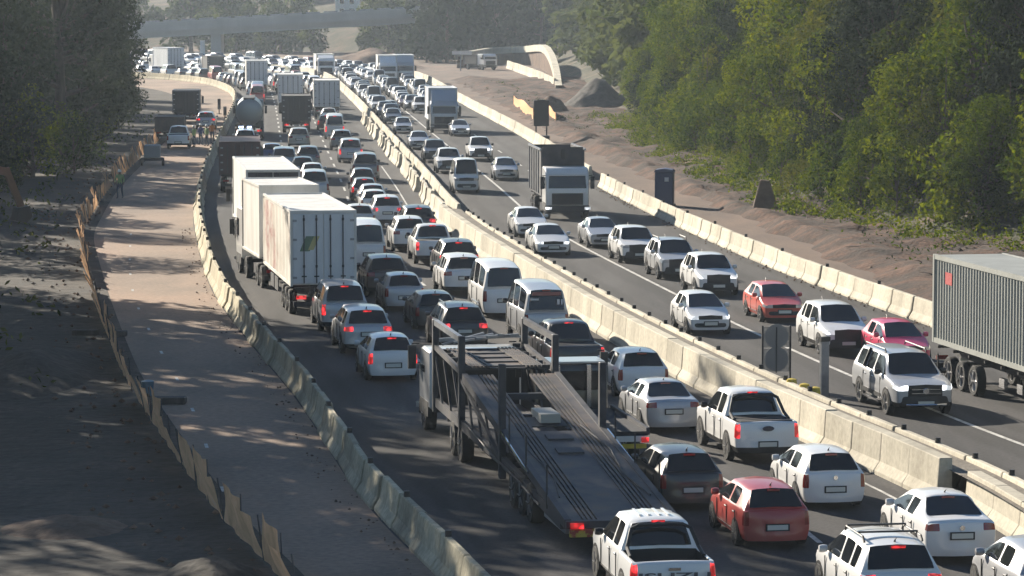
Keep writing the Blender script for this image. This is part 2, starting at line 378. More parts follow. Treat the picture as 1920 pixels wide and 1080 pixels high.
SPEC = {
 # L, W, H, zb, belt, cowl: (u, z); wst: u; B: u; C: u; rwt: (u, z); rwb: (u, z); tail: u top z; hood front z; roof half width
 'hatchback': dict(L=4.0, W=1.70, H=1.48, zb=0.22, belt=0.93, wsb=(0.98, 0.98), wst=0.22, B=-0.35, C=-1.15, quarter=False, rwt=(-1.50, 1.42), rwb=(-1.86, 1.0), tail=0.97, hood=0.74, wr=0.59, wheels=(1.28, -1.22), r=0.31, lamp='corner'),
 'sedan': dict(L=4.5, W=1.73, H=1.46, zb=0.22, belt=0.93, wsb=(1.0, 0.98), wst=0.25, B=-0.35, C=-1.0, quarter=False, rwt=(-0.98, 1.41), rwb=(-1.62, 1.04), deck=(-2.12, 1.02), tail=0.98, hood=0.73, wr=0.58, wheels=(1.42, -1.25), r=0.31, lamp='wide'),
 'suv': dict(L=4.5, W=1.83, H=1.70, zb=0.27, belt=1.05, wsb=(1.05, 1.10), wst=0.38, B=-0.28, C=-1.12, quarter=True, rwt=(-1.80, 1.62), rwb=(-2.10, 1.14), tail=1.08, hood=0.92, wr=0.66, wheels=(1.38, -1.32), r=0.36, lamp='wide', trim=True),
 'people_carrier': dict(L=4.9, W=1.88, H=1.88, zb=0.25, belt=1.10, wsb=(1.55, 1.14), wst=0.72, B=-0.05, C=-1.0, quarter=True, rwt=(-2.12, 1.80), rwb=(-2.36, 1.22), tail=1.12, hood=0.92, wr=0.70, wheels=(1.55, -1.45), r=0.33, lamp='corner', trim=True),
 'minibus': dict(L=5.0, W=1.72, H=2.24, zb=0.25, belt=1.22, wsb=(2.02, 1.26), wst=1.42, B=0.62, C=-0.75, quarter=True, rwt=(-2.30, 2.08), rwb=(-2.44, 1.30), tail=1.18, hood=1.02, wr=0.66, wheels=(1.50, -1.40), r=0.33, lamp='tall'),
 'pickup': dict(L=5.3, W=1.86, H=1.80, zb=0.32, belt=1.12, wsb=(1.22, 1.16), wst=0.58, B=-0.12, C=-0.80, quarter=False, rwt=(-0.86, 1.72), rwb=(-1.02, 1.20), bed=True, tail=1.12, hood=0.98, wr=0.66, wheels=(1.65, -1.58), r=0.38, lamp='tall', trim=True),
 'canopy_pickup': dict(L=5.25, W=1.94, H=1.83, zb=0.34, belt=1.14, wsb=(1.20, 1.18), wst=0.55, B=-0.12, C=-0.95, quarter=True, rwt=(-2.35, 1.76), rwb=(-2.48, 1.22), tail=1.16, hood=0.99, wr=0.68, wheels=(1.62, -1.50), r=0.39, lamp='tall', trim=True),
}
PARTS = ['body', 'windscreen', 'rear_window', 'side_window', 'headlight', 'taillight', 'grille', 'bumper', 'bed']

def car_meshes(kind, lod):
    sp = SPEC[kind]; W2 = sp['W'] / 2; L2 = sp['L'] / 2; zb = sp['zb']; belt = sp['belt']; H = sp['H']; wr = sp['wr']
    st = []   # stations: list of 9 (u, y, z)
    def ring(u, wf, zbelt, top, zt, wtop=None, fr=(0.90, 0.80, 0.70), bow=0.0, zbb=None, nz=0.0):
        w = W2 * wf; b = zb if zbb is None else zbb
        hh = zbelt - b
        pts = [(u, 0.90 * w, b), (u, 0.985 * w, b + 0.20 * hh), (u, w, b + 0.52 * hh), (u, 0.992 * w, b + 0.80 * hh), (u, 0.955 * w, zbelt)]
        if top == 'flat':
            pts += [(u + bow * 0.25, fr[0] * w, zt - 0.008), (u + bow * 0.5, fr[1] * w, zt), (u + bow * 0.7, fr[2] * w, zt + 0.006), (u + bow, 0, zt + 0.03 + nz)]
        elif top == 'bed':
            pts += [(u, 0.90 * w, zbelt + 0.01), (u, 0.87 * w, zbelt), (u, 0.85 * w, zt), (u, 0, zt)]
        else:
            wt = wtop or wr
            pts += [(u, 0.925 * w, zbelt + 0.035), (u, wt + 0.02, zt - 0.13), (u, wt - 0.06, zt - 0.028), (u + bow, 0, zt + 0.012)]
        st.append(pts); return len(st) - 1
    capf = (0.86, 0.64, 0.40)
    iF0 = ring(L2 - 0.10, 0.86, sp['hood'] - 0.04, 'flat', sp['hood'], fr=capf, bow=0.08)
    ring(L2 - 0.40, 0.97, sp['hood'] + 0.02, 'flat', sp['hood'] + 0.07, fr=(0.88, 0.72, 0.55), bow=0.04)
    u, z = sp['wsb']
    if L2 - u > 1.0: ring((L2 - 0.4 + u) / 2 - 0.05, 1.0, belt - 0.02, 'flat', (sp['hood'] + 0.07 + z) / 2 + 0.03, fr=(0.90, 0.77, 0.62))
    iWB = ring(u, 1.0, belt, 'flat', z, fr=(0.925, 0.90, 0.81), bow=0.17)
    iWT = ring(sp['wst'], 1.0, belt, 'roof', H - 0.05, bow=0.08)
    iB1 = ring(sp['B'] + 0.05, 1.0, belt, 'roof', H); iB2 = ring(sp['B'] - 0.05, 1.0, belt, 'roof', H)
    iC1 = ring(sp['C'] + 0.05, 1.0, belt + 0.01, 'roof', H - 0.005)
    iC2 = None
    if sp['quarter']: iC2 = ring(sp['C'] - 0.06, 1.0, belt + 0.015, 'roof', H - 0.015)
    iQ = None
    if sp['quarter']: iQ = ring(sp['rwt'][0] + 0.22, 0.985, belt + 0.02, 'roof', sp['rwt'][1] + 0.03, wtop=wr * 0.98)
    iRT = ring(sp['rwt'][0], 0.985, belt + 0.02, 'roof', sp['rwt'][1], wtop=wr * 0.97, bow=-0.04)
    iRB = ring(sp['rwb'][0], 0.97, sp['rwb'][1] - 0.07, 'flat', sp['rwb'][1], fr=(0.93, 0.90, 0.80), bow=-0.06)
    if sp.get('bed'):
        ring(sp['rwb'][0] - 0.06, 1.0, belt, 'flat', belt + 0.01, fr=(0.90, 0.87, 0.85))
        iBd1 = ring(sp['rwb'][0] - 0.10, 1.0, belt, 'bed', 0.72); iBd2 = ring(-L2 + 0.16, 1.0, belt, 'bed', 0.72)
        ring(-L2 + 0.13, 1.0, belt, 'flat', belt + 0.01, fr=(0.90, 0.87, 0.85))
    if sp.get('deck'): ring(sp['deck'][0], 0.96, sp['deck'][1] - 0.06, 'flat', sp['deck'][1], fr=(0.88, 0.72, 0.5), bow=-0.03)
    iR1 = ring(-L2 + 0.12, 0.965, sp['tail'] - 0.03, 'flat', sp['tail'], fr=(0.88, 0.72, 0.5)) if not sp.get('bed') else len(st) - 1
    iR0 = ring(-L2 + 0.03, 0.93 if not sp.get('bed') else 0.985, sp['tail'] - 0.05, 'flat', sp['tail'] - 0.02, fr=capf)
    bm = bmesh.new(); cr = bm.edges.layers.float.new('crease_edge'); cv = bm.verts.layers.float.new('crease_vert')
    V = {}
    for i, r in enumerate(st):
        for j, (u, y, z) in enumerate(r):
            V[i, j, 1] = bm.verts.new((y, u, z)); V[i, j, -1] = V[i, j, 1] if j == 8 else bm.verts.new((-y, u, z))
    names = []
    def tid(name, key=0):
        if (name, key) not in names: names.append((name, key))
        return names.index((name, key))
    tid('body')
    def face(vs, t):
        f = bm.faces.new(vs); f.material_index = t; f.smooth = True; return f
    for i in range(len(st) - 1):
        for j in range(8):
            for s in (1, -1):
                t = 0
                if i == iWB and j == 7: t = tid('windscreen')
                elif i == iRT and j == 7: t = tid('rear_window')
                elif j == 5 and iWB <= i < iB1: t = tid('side_window', ('f', s))
                elif j == 5 and iB2 <= i < iC1: t = tid('side_window', ('r', s))
                elif j == 5 and iC2 and iC2 <= i < iQ: t = tid('side_window', ('q', s))
                elif sp.get('bed') and iBd1 - 1 <= i <= iBd2 and j >= 6: t = tid('bed')
                elif i == iR1 and j in ((2, 3) if sp['lamp'] != 'wide' else (3,)): t = tid('taillight', s)
                elif i == iF0 and j == 3: t = tid('headlight', s)
                elif sp.get('trim') and j == 0: t = tid('bumper')
                q = [V[i, j, s], V[i, j + 1, s], V[i + 1, j + 1, s], V[i + 1, j, s]]
                if len(set(q)) == 4: face(q if s == 1 else q[::-1], t)
    def cap(i, rear):
        fr = [1.0, *capf, 0.0]; rows = []
        top = [V[i, 4, 1], V[i, 5, 1], V[i, 6, 1], V[i, 7, 1], V[i, 8, 1], V[i, 7, -1], V[i, 6, -1], V[i, 5, -1], V[i, 4, -1]]
        rows.append(top)
        for j in (3, 2, 1, 0):
            v0 = V[i, j, 1].co; row = []
            for k in range(9):
                f = fr[min(k, 8 - k)]; s = 1 if k <= 4 else -1
                if k in (0, 8): row.append(V[i, j, s]); continue
                bul = (0.075 + (0.05 if j < 2 else 0)) * (1 - f * f)
                row.append(bm.verts.new((v0.x * f * s, v0.y + (-bul if rear else bul), v0.z)))
            rows.append(row)
        for a in range(4):
            for k in range(8):
                e = min(k, 7 - k); s = 1 if k < 4 else -1; t = 0
                if rear:
                    if sp['lamp'] == 'wide' and a == 0 and e <= 1: t = tid('taillight', s)
                    elif sp['lamp'] == 'corner' and a in (0, 1) and e == 0: t = tid('taillight', s)
                    elif sp['lamp'] == 'tall' and a in (0, 1) and e == 0: t = tid('taillight', s)
                    elif sp.get('trim') and a == 3: t = tid('bumper')
                else:
                    if a == 0 and e <= 1: t = tid('headlight', s)
                    elif a in ((0, 1) if sp.get('trim') else (0,)) and e >= 2: t = tid('grille')
                    elif a == 2 and e >= 1: t = tid('bumper')
                    elif a == 3 and sp.get('trim'): t = tid('bumper')
                q = [rows[a][k], rows[a][k + 1], rows[a + 1][k + 1], rows[a + 1][k]]
                face(q, t)
    cap(iF0, False); cap(iR0, True)
    bmesh.ops.recalc_face_normals(bm, faces=bm.faces)
    top = max(bm.faces, key=lambda f: f.calc_center_median().z)
    if top.normal.z < 0: bmesh.ops.reverse_faces(bm, faces=bm.faces)
    belt_v = {V[i, 4, s] for i in range(len(st)) for s in (1, -1)}
    roof_v = {V[i, 6, s] for i in range(iWT, iRT + 1) for s in (1, -1)}
    ringv = [{V[i, j, s] for j in range(9) for s in (1, -1)} for i in (iF0, iR0)]
    for e in bm.edges:
        m = {f.material_index for f in e.link_faces}
        if len(m) > 1:
            e[cr] = 1.0
            if not (m & {k for k, (n, _) in enumerate(names) if n in ('bumper',)}):
                for v in e.verts: v[cv] = 0.75
        elif e.verts[0] in roof_v and e.verts[1] in roof_v: e[cr] = 0.35
        elif e.verts[0] in belt_v and e.verts[1] in belt_v: e[cr] = 0.3
        for rv in ringv:
            if e.verts[0] in rv and e.verts[1] in rv: e[cr] = max(e[cr], 0.45)
        if sp.get('bed') and len(e.link_faces) == 2 and e.calc_face_angle(0) > 0.9: e[cr] = 0.85
    me = bpy.data.meshes.new(kind)
    for _ in names: me.materials.append(M_black)
    bm.to_mesh(me); bm.free()
    sm = subdivide(me, 2 if lod == 0 else 1)
    return sm, names

def split_mesh(sm, names):
    """one mesh per tag"""
    n = len(sm.vertices); co = np.empty(n * 3); sm.vertices.foreach_get('co', co); co = co.reshape(-1, 3)
    out = {}
    groups = {}
    for p in sm.polygons: groups.setdefault(p.material_index, []).append(list(p.vertices))
    for t, fs in groups.items():
        used = sorted({v for f in fs for v in f}); ix = {v: k for k, v in enumerate(used)}
        me = bpy.data.meshes.new(names[t][0]); me.from_pydata([tuple(co[v]) for v in used], [], [[ix[v] for v in f] for f in fs])
        me.shade_smooth(); me.update(); out[names[t]] = me
    return out

def wheel_mesh(r, w, spokes=True):
    a = MB(); a.lathe([(-w / 2, r * 0.72), (-w / 2, r * 0.93), (-w * 0.36, r), (w * 0.36, r), (w / 2, r * 0.93), (w / 2, r * 0.72), (w / 2 - 0.03, r * 0.68), (-w / 2 + 0.03, r * 0.68)], 'x', 20)
    ty = a.mesh('tyre', M_tyre, smooth=40)
    b = MB()
    for sx in (1, -1):
        x = sx * (w / 2 - 0.025)
        b.lathe([(x, r * 0.16), (x + sx * 0.012, r * 0.1)], 'x', 10)
        for k in range(5):
            t = 2 * math.pi * k / 5
            b.bar((x, r * 0.1 * math.cos(t), r * 0.1 * math.sin(t)), (x, r * 0.66 * math.cos(t), r * 0.66 * math.sin(t)), r * 0.2, 0.02)
        b.lathe([(x - sx * 0.006, r * 0.70), (x + sx * 0.008, r * 0.70), (x + sx * 0.008, r * 0.63), (x - sx * 0.006, r * 0.63)], 'x', 20)
    b.lathe([(-0.02, r * 0.64), (0.02, r * 0.64)], 'x', 16, m=1)
    return ty, b.mesh('rim', [M_rim, M_black])

PROTO = {}
PART_MAT = dict(windscreen=M_glass, rear_window=M_glass, side_window=M_glass, grille=M_black, bumper=M_black, bed=M_liner)
def proto(kind, lod):
    if (kind, lod) in PROTO: return PROTO[kind, lod]
    sp = SPEC[kind]; sm, names = car_meshes(kind, lod); W2 = sp['W'] / 2; L2 = sp['L'] / 2; r = sp['r']
    items = []   # (name, mesh, role, location, child items)
    if lod < 2:
        for (nm, key), me in split_mesh(sm, names).items():
            role = {'body': 'paint', 'headlight': 'head', 'taillight': 'tail'}.get(nm, PART_MAT.get(nm, M_black))
            me.materials.append(M_black if isinstance(role, str) else role); items.append((nm, me, role, (0, 0, 0), []))
        ty, rim = wheel_mesh(r, 0.21)
        for u in sp['wheels']:
            for s in (1, -1):
                items.append(('wheel', ty, None, (s * (W2 - 0.088), u, r), [('rim', rim, None, (0, 0, 0))]))
                a = MB(); R_ = r * 1.17  # black disc stands in for the shaded gap inside the wheel arch
                pl = [(R_ * math.cos(t), r + R_ * math.sin(t)) for t in np.linspace(-0.35, math.pi + 0.35, 18)]
                pl = [(u + y, max(z, sp['zb'] - 0.05)) for y, z in pl]
                a.prism(pl, 'x', s * (W2 - 0.12), s * (W2 + 0.004)); items.append(('dark_arch_disc', a.mesh('dark_arch_disc', M_black), None, (0, 0, 0), []))
        for s in (1, -1):
            a = MB(); u, z = sp['wsb']
            a.lathe([(-0.10, 0.02), (-0.085, 0.075), (0.0, 0.09), (0.085, 0.075), (0.10, 0.03)], 'x', 8)
            me = a.mesh('wing_mirror', M_black, smooth=50); items.append(('wing_mirror', me, 'paint' if kind in ('hatchback', 'sedan', 'suv') else None, (s * (W2 + 0.06), u - 0.32, sp['belt'] + 0.10), []))
        zt = sp['tail'] - 0.30 if not sp.get('bed') else 0.55
        if kind == 'hatchback': zt = 0.55
        if kind in ('minibus', 'people_carrier'): zt = 0.75
        off = {'bed': 0.11}.get('bed' if sp.get('bed') else '', 0.08)
        items.append(('number_plate', MB().box((0, 0, 0), (0.50, 0.02, 0.12)).box((0, 0, 0), (0.58, 0.012, 0.18), None, 1).mesh('number_plate', [M_plate, M_black]), None, (0, -L2 - off, zt), []))
        items.append(('number_plate', MB().box((0, 0, 0), (0.50, 0.02, 0.12)).box((0, 0, 0), (0.58, 0.012, 0.18), None, 1).mesh('number_plate', [M_plate, M_black]), None, (0, L2 + 0.07, 0.46), []))
        u, z = sp['rwt']
        items.append(('brake_light', MB().box((0, 0, 0), (0.30, 0.04, 0.045)).mesh('brake_light', M_black), 'tail', (0, u - (0.10 if not sp.get('bed') else 0.02), z - (0.035 if not sp.get('bed') else -0.01)), []))
        if kind in ('hatchback', 'suv', 'sedan', 'people_carrier') and lod == 0:
            a = MB(); a.tube([(0, 0, 0), (0, -0.05, 0.05), (0, -0.16, 0.10)], [0.025, 0.014, 0.006], 6)
            items.append(('aerial', a.mesh('aerial', M_black), None, (0, sp['rwt'][0] + 0.22, sp['rwt'][1] + 0.03), []))
        if lod == 0:
            for s in (1, -1):
                a = MB(); x = s * (W2 + 0.001)
                for uu in (sp['wsb'][0] - 0.28, sp['B'], sp['C'] - 0.12):
                    a.b2((x - 0.02, uu - 0.009, sp['zb'] + 0.16), (x + 0.002, uu + 0.009, sp['belt'] - 0.06))
                a.b2((x - 0.02, sp['C'] - 0.12, sp['zb'] + 0.15), (x + 0.002, sp['wsb'][0] - 0.28, sp['zb'] + 0.165))
                items.append(('door_seam', a.mesh('door_seam', M_black), None, (0, 0, 0), []))
                for u in (sp['B'] + 0.16, sp['C'] + 0.10 if kind != 'minibus' else sp['B'] - 0.25):
                    items.append(('door_handle', MB().box((0, 0, 0), (0.03, 0.19, 0.035)).mesh('door_handle', M_chrome if kind in ('pickup', 'canopy_pickup') else M_black, bevel=0.008), None, (s * (W2 * 0.985 + 0.008), u, sp['belt'] - 0.13), []))
    else:
        role = {'windscreen': 1, 'rear_window': 1, 'side_window': 1, 'headlight': 3, 'taillight': 4, 'body': 0}
        remap = [role.get(n, 2) for n, _ in names]
        mi = np.empty(len(sm.polygons), int); sm.polygons.foreach_get('material_index', mi)
        sm.materials.clear()
        for m in (M_black, M_glass, M_black, M_head_off, M_tail_off): sm.materials.append(m)
        sm.polygons.foreach_set('material_index', np.array(remap)[mi].astype(np.int32))
        bm = bmesh.new(); bm.from_mesh(sm)
        for u in sp['wheels']:
            for s in (1, -1):
                g = bmesh.ops.create_cone(bm, cap_ends=True, segments=12, radius1=r, radius2=r, depth=0.2, matrix=Matrix.Translation((s * (W2 - 0.085), u, r)) @ Matrix.Rotation(R(90), 4, 'Y'))
                for v in g['verts']:
                    for f in v.link_faces: f.material_index = 2
        bm.to_mesh(sm); bm.free(); sm.shade_smooth(); sm.set_sharp_from_angle(angle=R(55))
        items = sm
    PROTO[kind, lod] = items
    return items

def car(name, kind, lod, color, loc, h, label, cat, group=None, brake=False, lamps=False, extra=None, scale=1.0):
    """name: what it is called; kind: which cage; h: direction of travel"""
    pm = PAINT[color]; it = proto(kind, lod); rz = rz_of(h)
    if lod == 2:
        o = link(name, it, None, loc, rz, pm)
        if brake: o.material_slots[4].link = 'OBJECT'; o.material_slots[4].material = M_tail_on
        if lamps: o.material_slots[3].link = 'OBJECT'; o.material_slots[3].material = M_head_on
        o.scale = (scale,) * 3
        return tag(o, label, cat, group)
    root = empty(name, loc, rz); root.scale = (scale * RV.uniform(0.97, 1.03), scale * RV.uniform(0.95, 1.03), scale * RV.uniform(0.96, 1.04))
    for nm, me, role, lc, kids in it:
        mt = {'paint': pm, 'head': M_head_on if lamps else M_head_off, 'tail': M_tail_on if brake else M_tail_off}.get(role) if isinstance(role, str) else None
        if nm == 'brake_light' and not brake: mt = M_tail_off
        o = link(nm, me, root, lc, 0, mt)
        for kn, km, _, kl in kids: link(kn, km, o, kl)
    if extra:
        for e in extra: EXTRA[e](root, SPEC[kind], pm)
    return tag(root, label, cat, group)

RV = random.Random(8)
def ex_rails(root, sp, pm):
    a = MB()
    for s in (1, -1):
        x = s * (sp['wr'] - 0.05); z = sp['H'] - 0.02
        a = MB(); a.tube([(x, sp['wst'] - 0.15, z - 0.05), (x, sp['wst'] - 0.25, z + 0.05), (x, sp['rwt'][0] + 0.45, z + 0.05), (x, sp['rwt'][0] + 0.32, z - 0.05)], 0.024, 6)
        a.build('roof_rail', M_chrome if pm is PAINT['black'] else M_black, root)
def ex_crossbars(root, sp, pm):
    for u in (0.0, -1.0):
        MB().box((0, u, sp['H'] + 0.07), (sp['wr'] * 1.9, 0.07, 0.035)).build('roof_bar', M_black, root)
def ex_rollbar(root, sp, pm):
    a = MB(); u = sp['rwb'][0] - 0.18; w = sp['W'] / 2 * 0.86
    a.tube([(-w, u - 0.75, 1.13), (-w * 0.98, u - 0.25, 1.25), (-w * 0.82, u, 1.62), (-w * 0.6, u + 0.02, 1.70), (w * 0.6, u + 0.02, 1.70), (w * 0.82, u, 1.62), (w * 0.98, u - 0.25, 1.25), (w, u - 0.75, 1.13)], 0.045, 8)
    a.build('roll_bar', M_black if pm is not PAINT['white'] else M_black, root)
def ex_tonneau(root, sp, pm):
    a = MB(); L2 = sp['L'] / 2; u = sp['rwb'][0] - 0.2
    a.b2((-0.76, -L2 + 0.12, 1.125), (0.76, u, 1.145)); a.build('tonneau_cover', M_liner, root)
def ex_isuzu(root, sp, pm):
    text3d('ISUZU', 0.19, root, (0, -sp['L'] / 2 - 0.105, 0.84), 'tailgate_lettering', mat('lettering_grey', (0.08, 0.085, 0.10), 0.4), 1.55)
    MB().box((0, -sp['L'] / 2 - 0.09, 0.99), (0.26, 0.03, 0.06)).build('tailgate_handle', M_chrome, root)
def ex_oval(root, sp, pm):
    a = MB(); a.lathe([(0, 0.17), (0.02, 0.155)], 'y', 20); o = a.build('tailgate_badge', mat('badge_blue', (0.02, 0.025, 0.05), 0.3), root, (0, -sp['L'] / 2 - 0.10, 0.97)); o.scale = (1, -1, 0.42)
def ex_badge(root, sp, pm):
    a = MB(); a.lathe([(0, 0.06), (0.012, 0.05)], 'y', 14); a.build('badge', M_chrome, root, (0, -sp['L'] / 2 - 0.09, sp['tail'] - 0.12))
def ex_roofribs(root, sp, pm):
    for x in (-0.32, -0.12, 0.12, 0.32):
        MB().b2((x - 0.03, -0.5, sp['H'] + 0.004), (x + 0.03, 0.35, sp['H'] + 0.018)).build('roof_rib', pm, root)
def ex_lightbar(root, sp, pm):
    a = MB(); a.b2((-0.55, -0.25, sp['H'] + 0.02), (0.55, 0.05, sp['H'] + 0.09)); b = a.build('light_bar', M_black, root)
    for x in (-0.45, -0.24, 0.22, 0.42):
        MB().b2((x - 0.08, -0.27, sp['H'] + 0.03), (x + 0.08, 0.06, sp['H'] + 0.17)).build('beacon', mat('beacon_blue', (0.3, 0.4, 0.9), 0.2, emit=(0.5, 0.65, 1.0), estr=3.2), b)
def ex_stickers(root, sp, pm):
    u = -sp['L'] / 2 - 0.075
    m1 = mat('sticker_white', (0.6, 0.6, 0.62), 0.6); m2 = mat('banner_red', (0.28, 0.10, 0.09), 0.6)
    for x, z, w, h, m in ((0.42, 1.62, 0.10, 0.20, m1), (0.55, 1.62, 0.06, 0.20, m1), (0.66, 1.62, 0.03, 0.2, m1), (-0.45, 1.72, 0.30, 0.07, m1), (0.0, 1.93, 1.05, 0.13, m2)):
        MB().box((x, u + (2.0 - z) * -0.16 + 0.10, z), (w, 0.012, h)).build('window_sticker', m, root)
def ex_ovalwindow(root, sp, pm):
    pass
def ex_spare(root, sp, pm):
    a = MB(); a.lathe([(0, 0.33), (-0.2, 0.33), (-0.22, 0.28)], 'y', 18); a.build('spare_wheel', M_black, root, (0, -sp['L'] / 2 - 0.03, 0.85))
def ex_canopy_seam(root, sp, pm):
    for s in (1, -1):
        MB().box((s * (sp['W'] / 2 * 0.86), -1.02, 1.48), (0.1, 0.035, 0.62), Matrix.Rotation(s * R(-22), 3, 'Y')).build('canopy_seam', M_black, root)
def ex_stripe(root, sp, pm):
    for s in (1, -1):
        MB().box((s * (sp['W'] / 2 + 0.002), -0.1, 0.52), (0.012, 2.2, 0.14)).build('side_cladding', M_black, root)
def ex_sidestep(root, sp, pm):
    for s in (1, -1):
        MB().box((s * (sp['W'] / 2 + 0.0), 0.05, 0.36), (0.16, 1.9, 0.06)).build('side_step', M_chrome, root)
def ex_nudge(root, sp, pm):
    MB().tube([(-0.62, sp['L'] / 2 + 0.08, 0.42), (-0.3, sp['L'] / 2 + 0.16, 0.42), (0.3, sp['L'] / 2 + 0.16, 0.42), (0.62, sp['L'] / 2 + 0.08, 0.42)], 0.035, 6).build('nudge_bar', M_chrome, root)
def ex_roundbadge(root, sp, pm):
    a = MB(); a.lathe([(0, 0.10), (0.02, 0.085)], 'y', 16); a.build('grille_badge', M_chrome, root, (0, sp['L'] / 2 + 0.055, 0.82))
    for z in (0.76, 0.88): MB().box((0, sp['L'] / 2 + 0.055, z), (0.9, 0.02, 0.02)).build('grille_bar', M_chrome, root)
EXTRA = dict(rails=ex_rails, crossbars=ex_crossbars, rollbar=ex_rollbar, tonneau=ex_tonneau, isuzu=ex_isuzu, oval=ex_oval, badge=ex_badge, roofribs=ex_roofribs,
             lightbar=ex_lightbar, stickers=ex_stickers, spare=ex_spare, canopy_seam=ex_canopy_seam, stripe=ex_stripe, sidestep=ex_sidestep, nudge=ex_nudge, roundbadge=ex_roundbadge)

def text3d(txt, size, parent, loc, name, m, width=None, rot=(R(90), 0, 0)):
    cu = bpy.data.curves.new(name, 'FONT'); cu.body = txt; cu.size = size; cu.extrude = 0.006; cu.align_x = 'CENTER'; cu.align_y = 'CENTER'; cu.offset = size * 0.02
    o = bpy.data.objects.new('tmp', cu); col.objects.link(o)
    me = bpy.data.meshes.new_from_object(o.evaluated_get(bpy.context.evaluated_depsgraph_get())); bpy.data.objects.remove(o)
    me.materials.clear(); me.materials.append(m)
    t = link(name, me, parent, loc); t.rotation_euler = rot
    if width:
        xs = [v.co.x for v in me.vertices]; k = width / (max(xs) - min(xs)); t.scale = (k, 1, 1)
    return t
# ------------------------------------------------------------------ road markings
def ribbon(name, line, off, w, d0, d1, dash=None, z=0.012, m=M_line, step=3.0):
    a = MB(); d = d0
    while d < d1:
        e = min(d + (dash[0] if dash else step), d1)
        ps = [line.offset(d, off - w / 2), line.offset(d, off + w / 2), line.offset(e, off + w / 2), line.offset(e, off - w / 2)]
        a.add([(p[0], p[1], z) for p in ps], [(0, 1, 2, 3)])
        d = e if not dash else e + dash[1]
    return tag(a.build(name, m), kind='structure')
ribbon('lane_marking', ML, 6.0, 0.16, 0, 330)
ribbon('lane_marking', ML, 9.6, 0.14, 0, 330, (4, 6))
ribbon('edge_marking', ML, -0.75, 0.10, 0, 180)
ribbon('lane_marking', ML, -4.2, 0.14, 0, 420, (4, 6))
ribbon('lane_marking', ML, -7.8, 0.16, 0, 470, (4, 6))
ribbon('old_lane_marking', LB, -3.4, 0.10, 0, 130, (0.9, 7.5))


# ------------------------------------------------------------------ concrete barriers: every segment a thing
rnd = random.Random(5)
def jersey(name, L, h=0.82, base=0.30, top=0.085, m=M_conc):
    pr = [(-base, 0), (-base, 0.09), (-base * 0.55, 0.30 * h / 0.82), (-top, h - 0.03), (-top + 0.025, h), (top - 0.025, h), (top, h - 0.03), (base * 0.55, 0.30 * h / 0.82), (base, 0.09), (base, 0)]
    a = MB(); g = 0.035; n = len(pr); c = 0.06
    ys = [(-L / 2 + g, 0.90), (-L / 2 + g + c, 1.0), (L / 2 - g - c, 1.0), (L / 2 - g, 0.90)]
    vs = [(x * k, y, z) for y, k in ys for x, z in pr]; fs = []
    for i in range(3):
        fs += [(i * n + k, i * n + (k + 1) % n, (i + 1) * n + (k + 1) % n, (i + 1) * n + k) for k in range(n)]
    fs += [tuple(range(n)), tuple(range(3 * n, 4 * n))]
    a.add(vs, fs); return a.mesh(name, m)
def place_row(name, line, off, d0, d1, L, mesh, label, group, cat='barrier', stud=None, studmesh=None, wob=0.03, gap=lambda k: False, wobr=0.006):
    d = d0; k = 0
    while d + L <= d1:
        p, q = line.offset(d, off), line.offset(d + L, off); c = (p + q) / 2; t = q - p
        if not gap(k):
            rz = math.atan2(-t[0], t[1]) + rnd.uniform(-wobr, wobr)
            o = link(name, mesh, None, (c[0] + rnd.uniform(-wob, wob), c[1], rnd.uniform(-0.012, 0.0)), rz)
            o.scale = (1, np.linalg.norm(t) / L, rnd.uniform(0.985, 1.015))
            tag(o, label, cat, group)
            if stud and k % stud == 0: link('reflector_post', studmesh, o, (0.0, L * 0.32, mesh['h'] - 0.01))
        d += L; k += 1
    return d
def mk(name, L, h, base, top, m):
    me = jersey(name, L, h, base, top, m); me['h'] = h; return me
J3 = mk('barrier', 3.0, 0.86, 0.31, 0.085, M_conc_old); J6 = mk('barrier', 6.0, 0.86, 0.31, 0.085, M_conc_old)
R3 = mk('barrier', 3.0, 0.90, 0.32, 0.09, M_conc); R6 = mk('barrier', 6.0, 0.95, 0.32, 0.09, M_conc)
stud = MB().box((0, 0, 0.07), (0.13, 0.10, 0.16)).mesh('reflector_post', M_black)
place_row('concrete_barrier', LB, 0.32, 0, 165, 3.0, J3, 'weathered concrete barrier segment between the closed dusty lane and the trucks', 'barrier row beside the closed lane', stud=2, studmesh=stud, wob=0.05, wobr=0.012)
place_row('concrete_barrier', LB, 0.32, 165, LB.L - 8, 6.0, J6, 'far concrete barrier segment where the closed lane bends away', 'far barriers beside the closed lane', stud=1, studmesh=stud)
dR = RB.near(G(1740, 612)); dR2 = RB.near(G(1100, 345)); dR3 = RB.near(G(865, 195))
place_row('concrete_barrier', RB, 0.35, dR - 30, dR2 - 3, 3.0, R3, 'pale concrete barrier segment beside the bare service track', 'barrier row along the service track', stud=3, studmesh=stud, wobr=0.012)
place_row('concrete_barrier', RB, 0.35, dR2 + 5, RB.L - 20, 6.0, R6, 'far sunlit barrier segment edging the oncoming lanes', 'far barriers along the oncoming lanes')
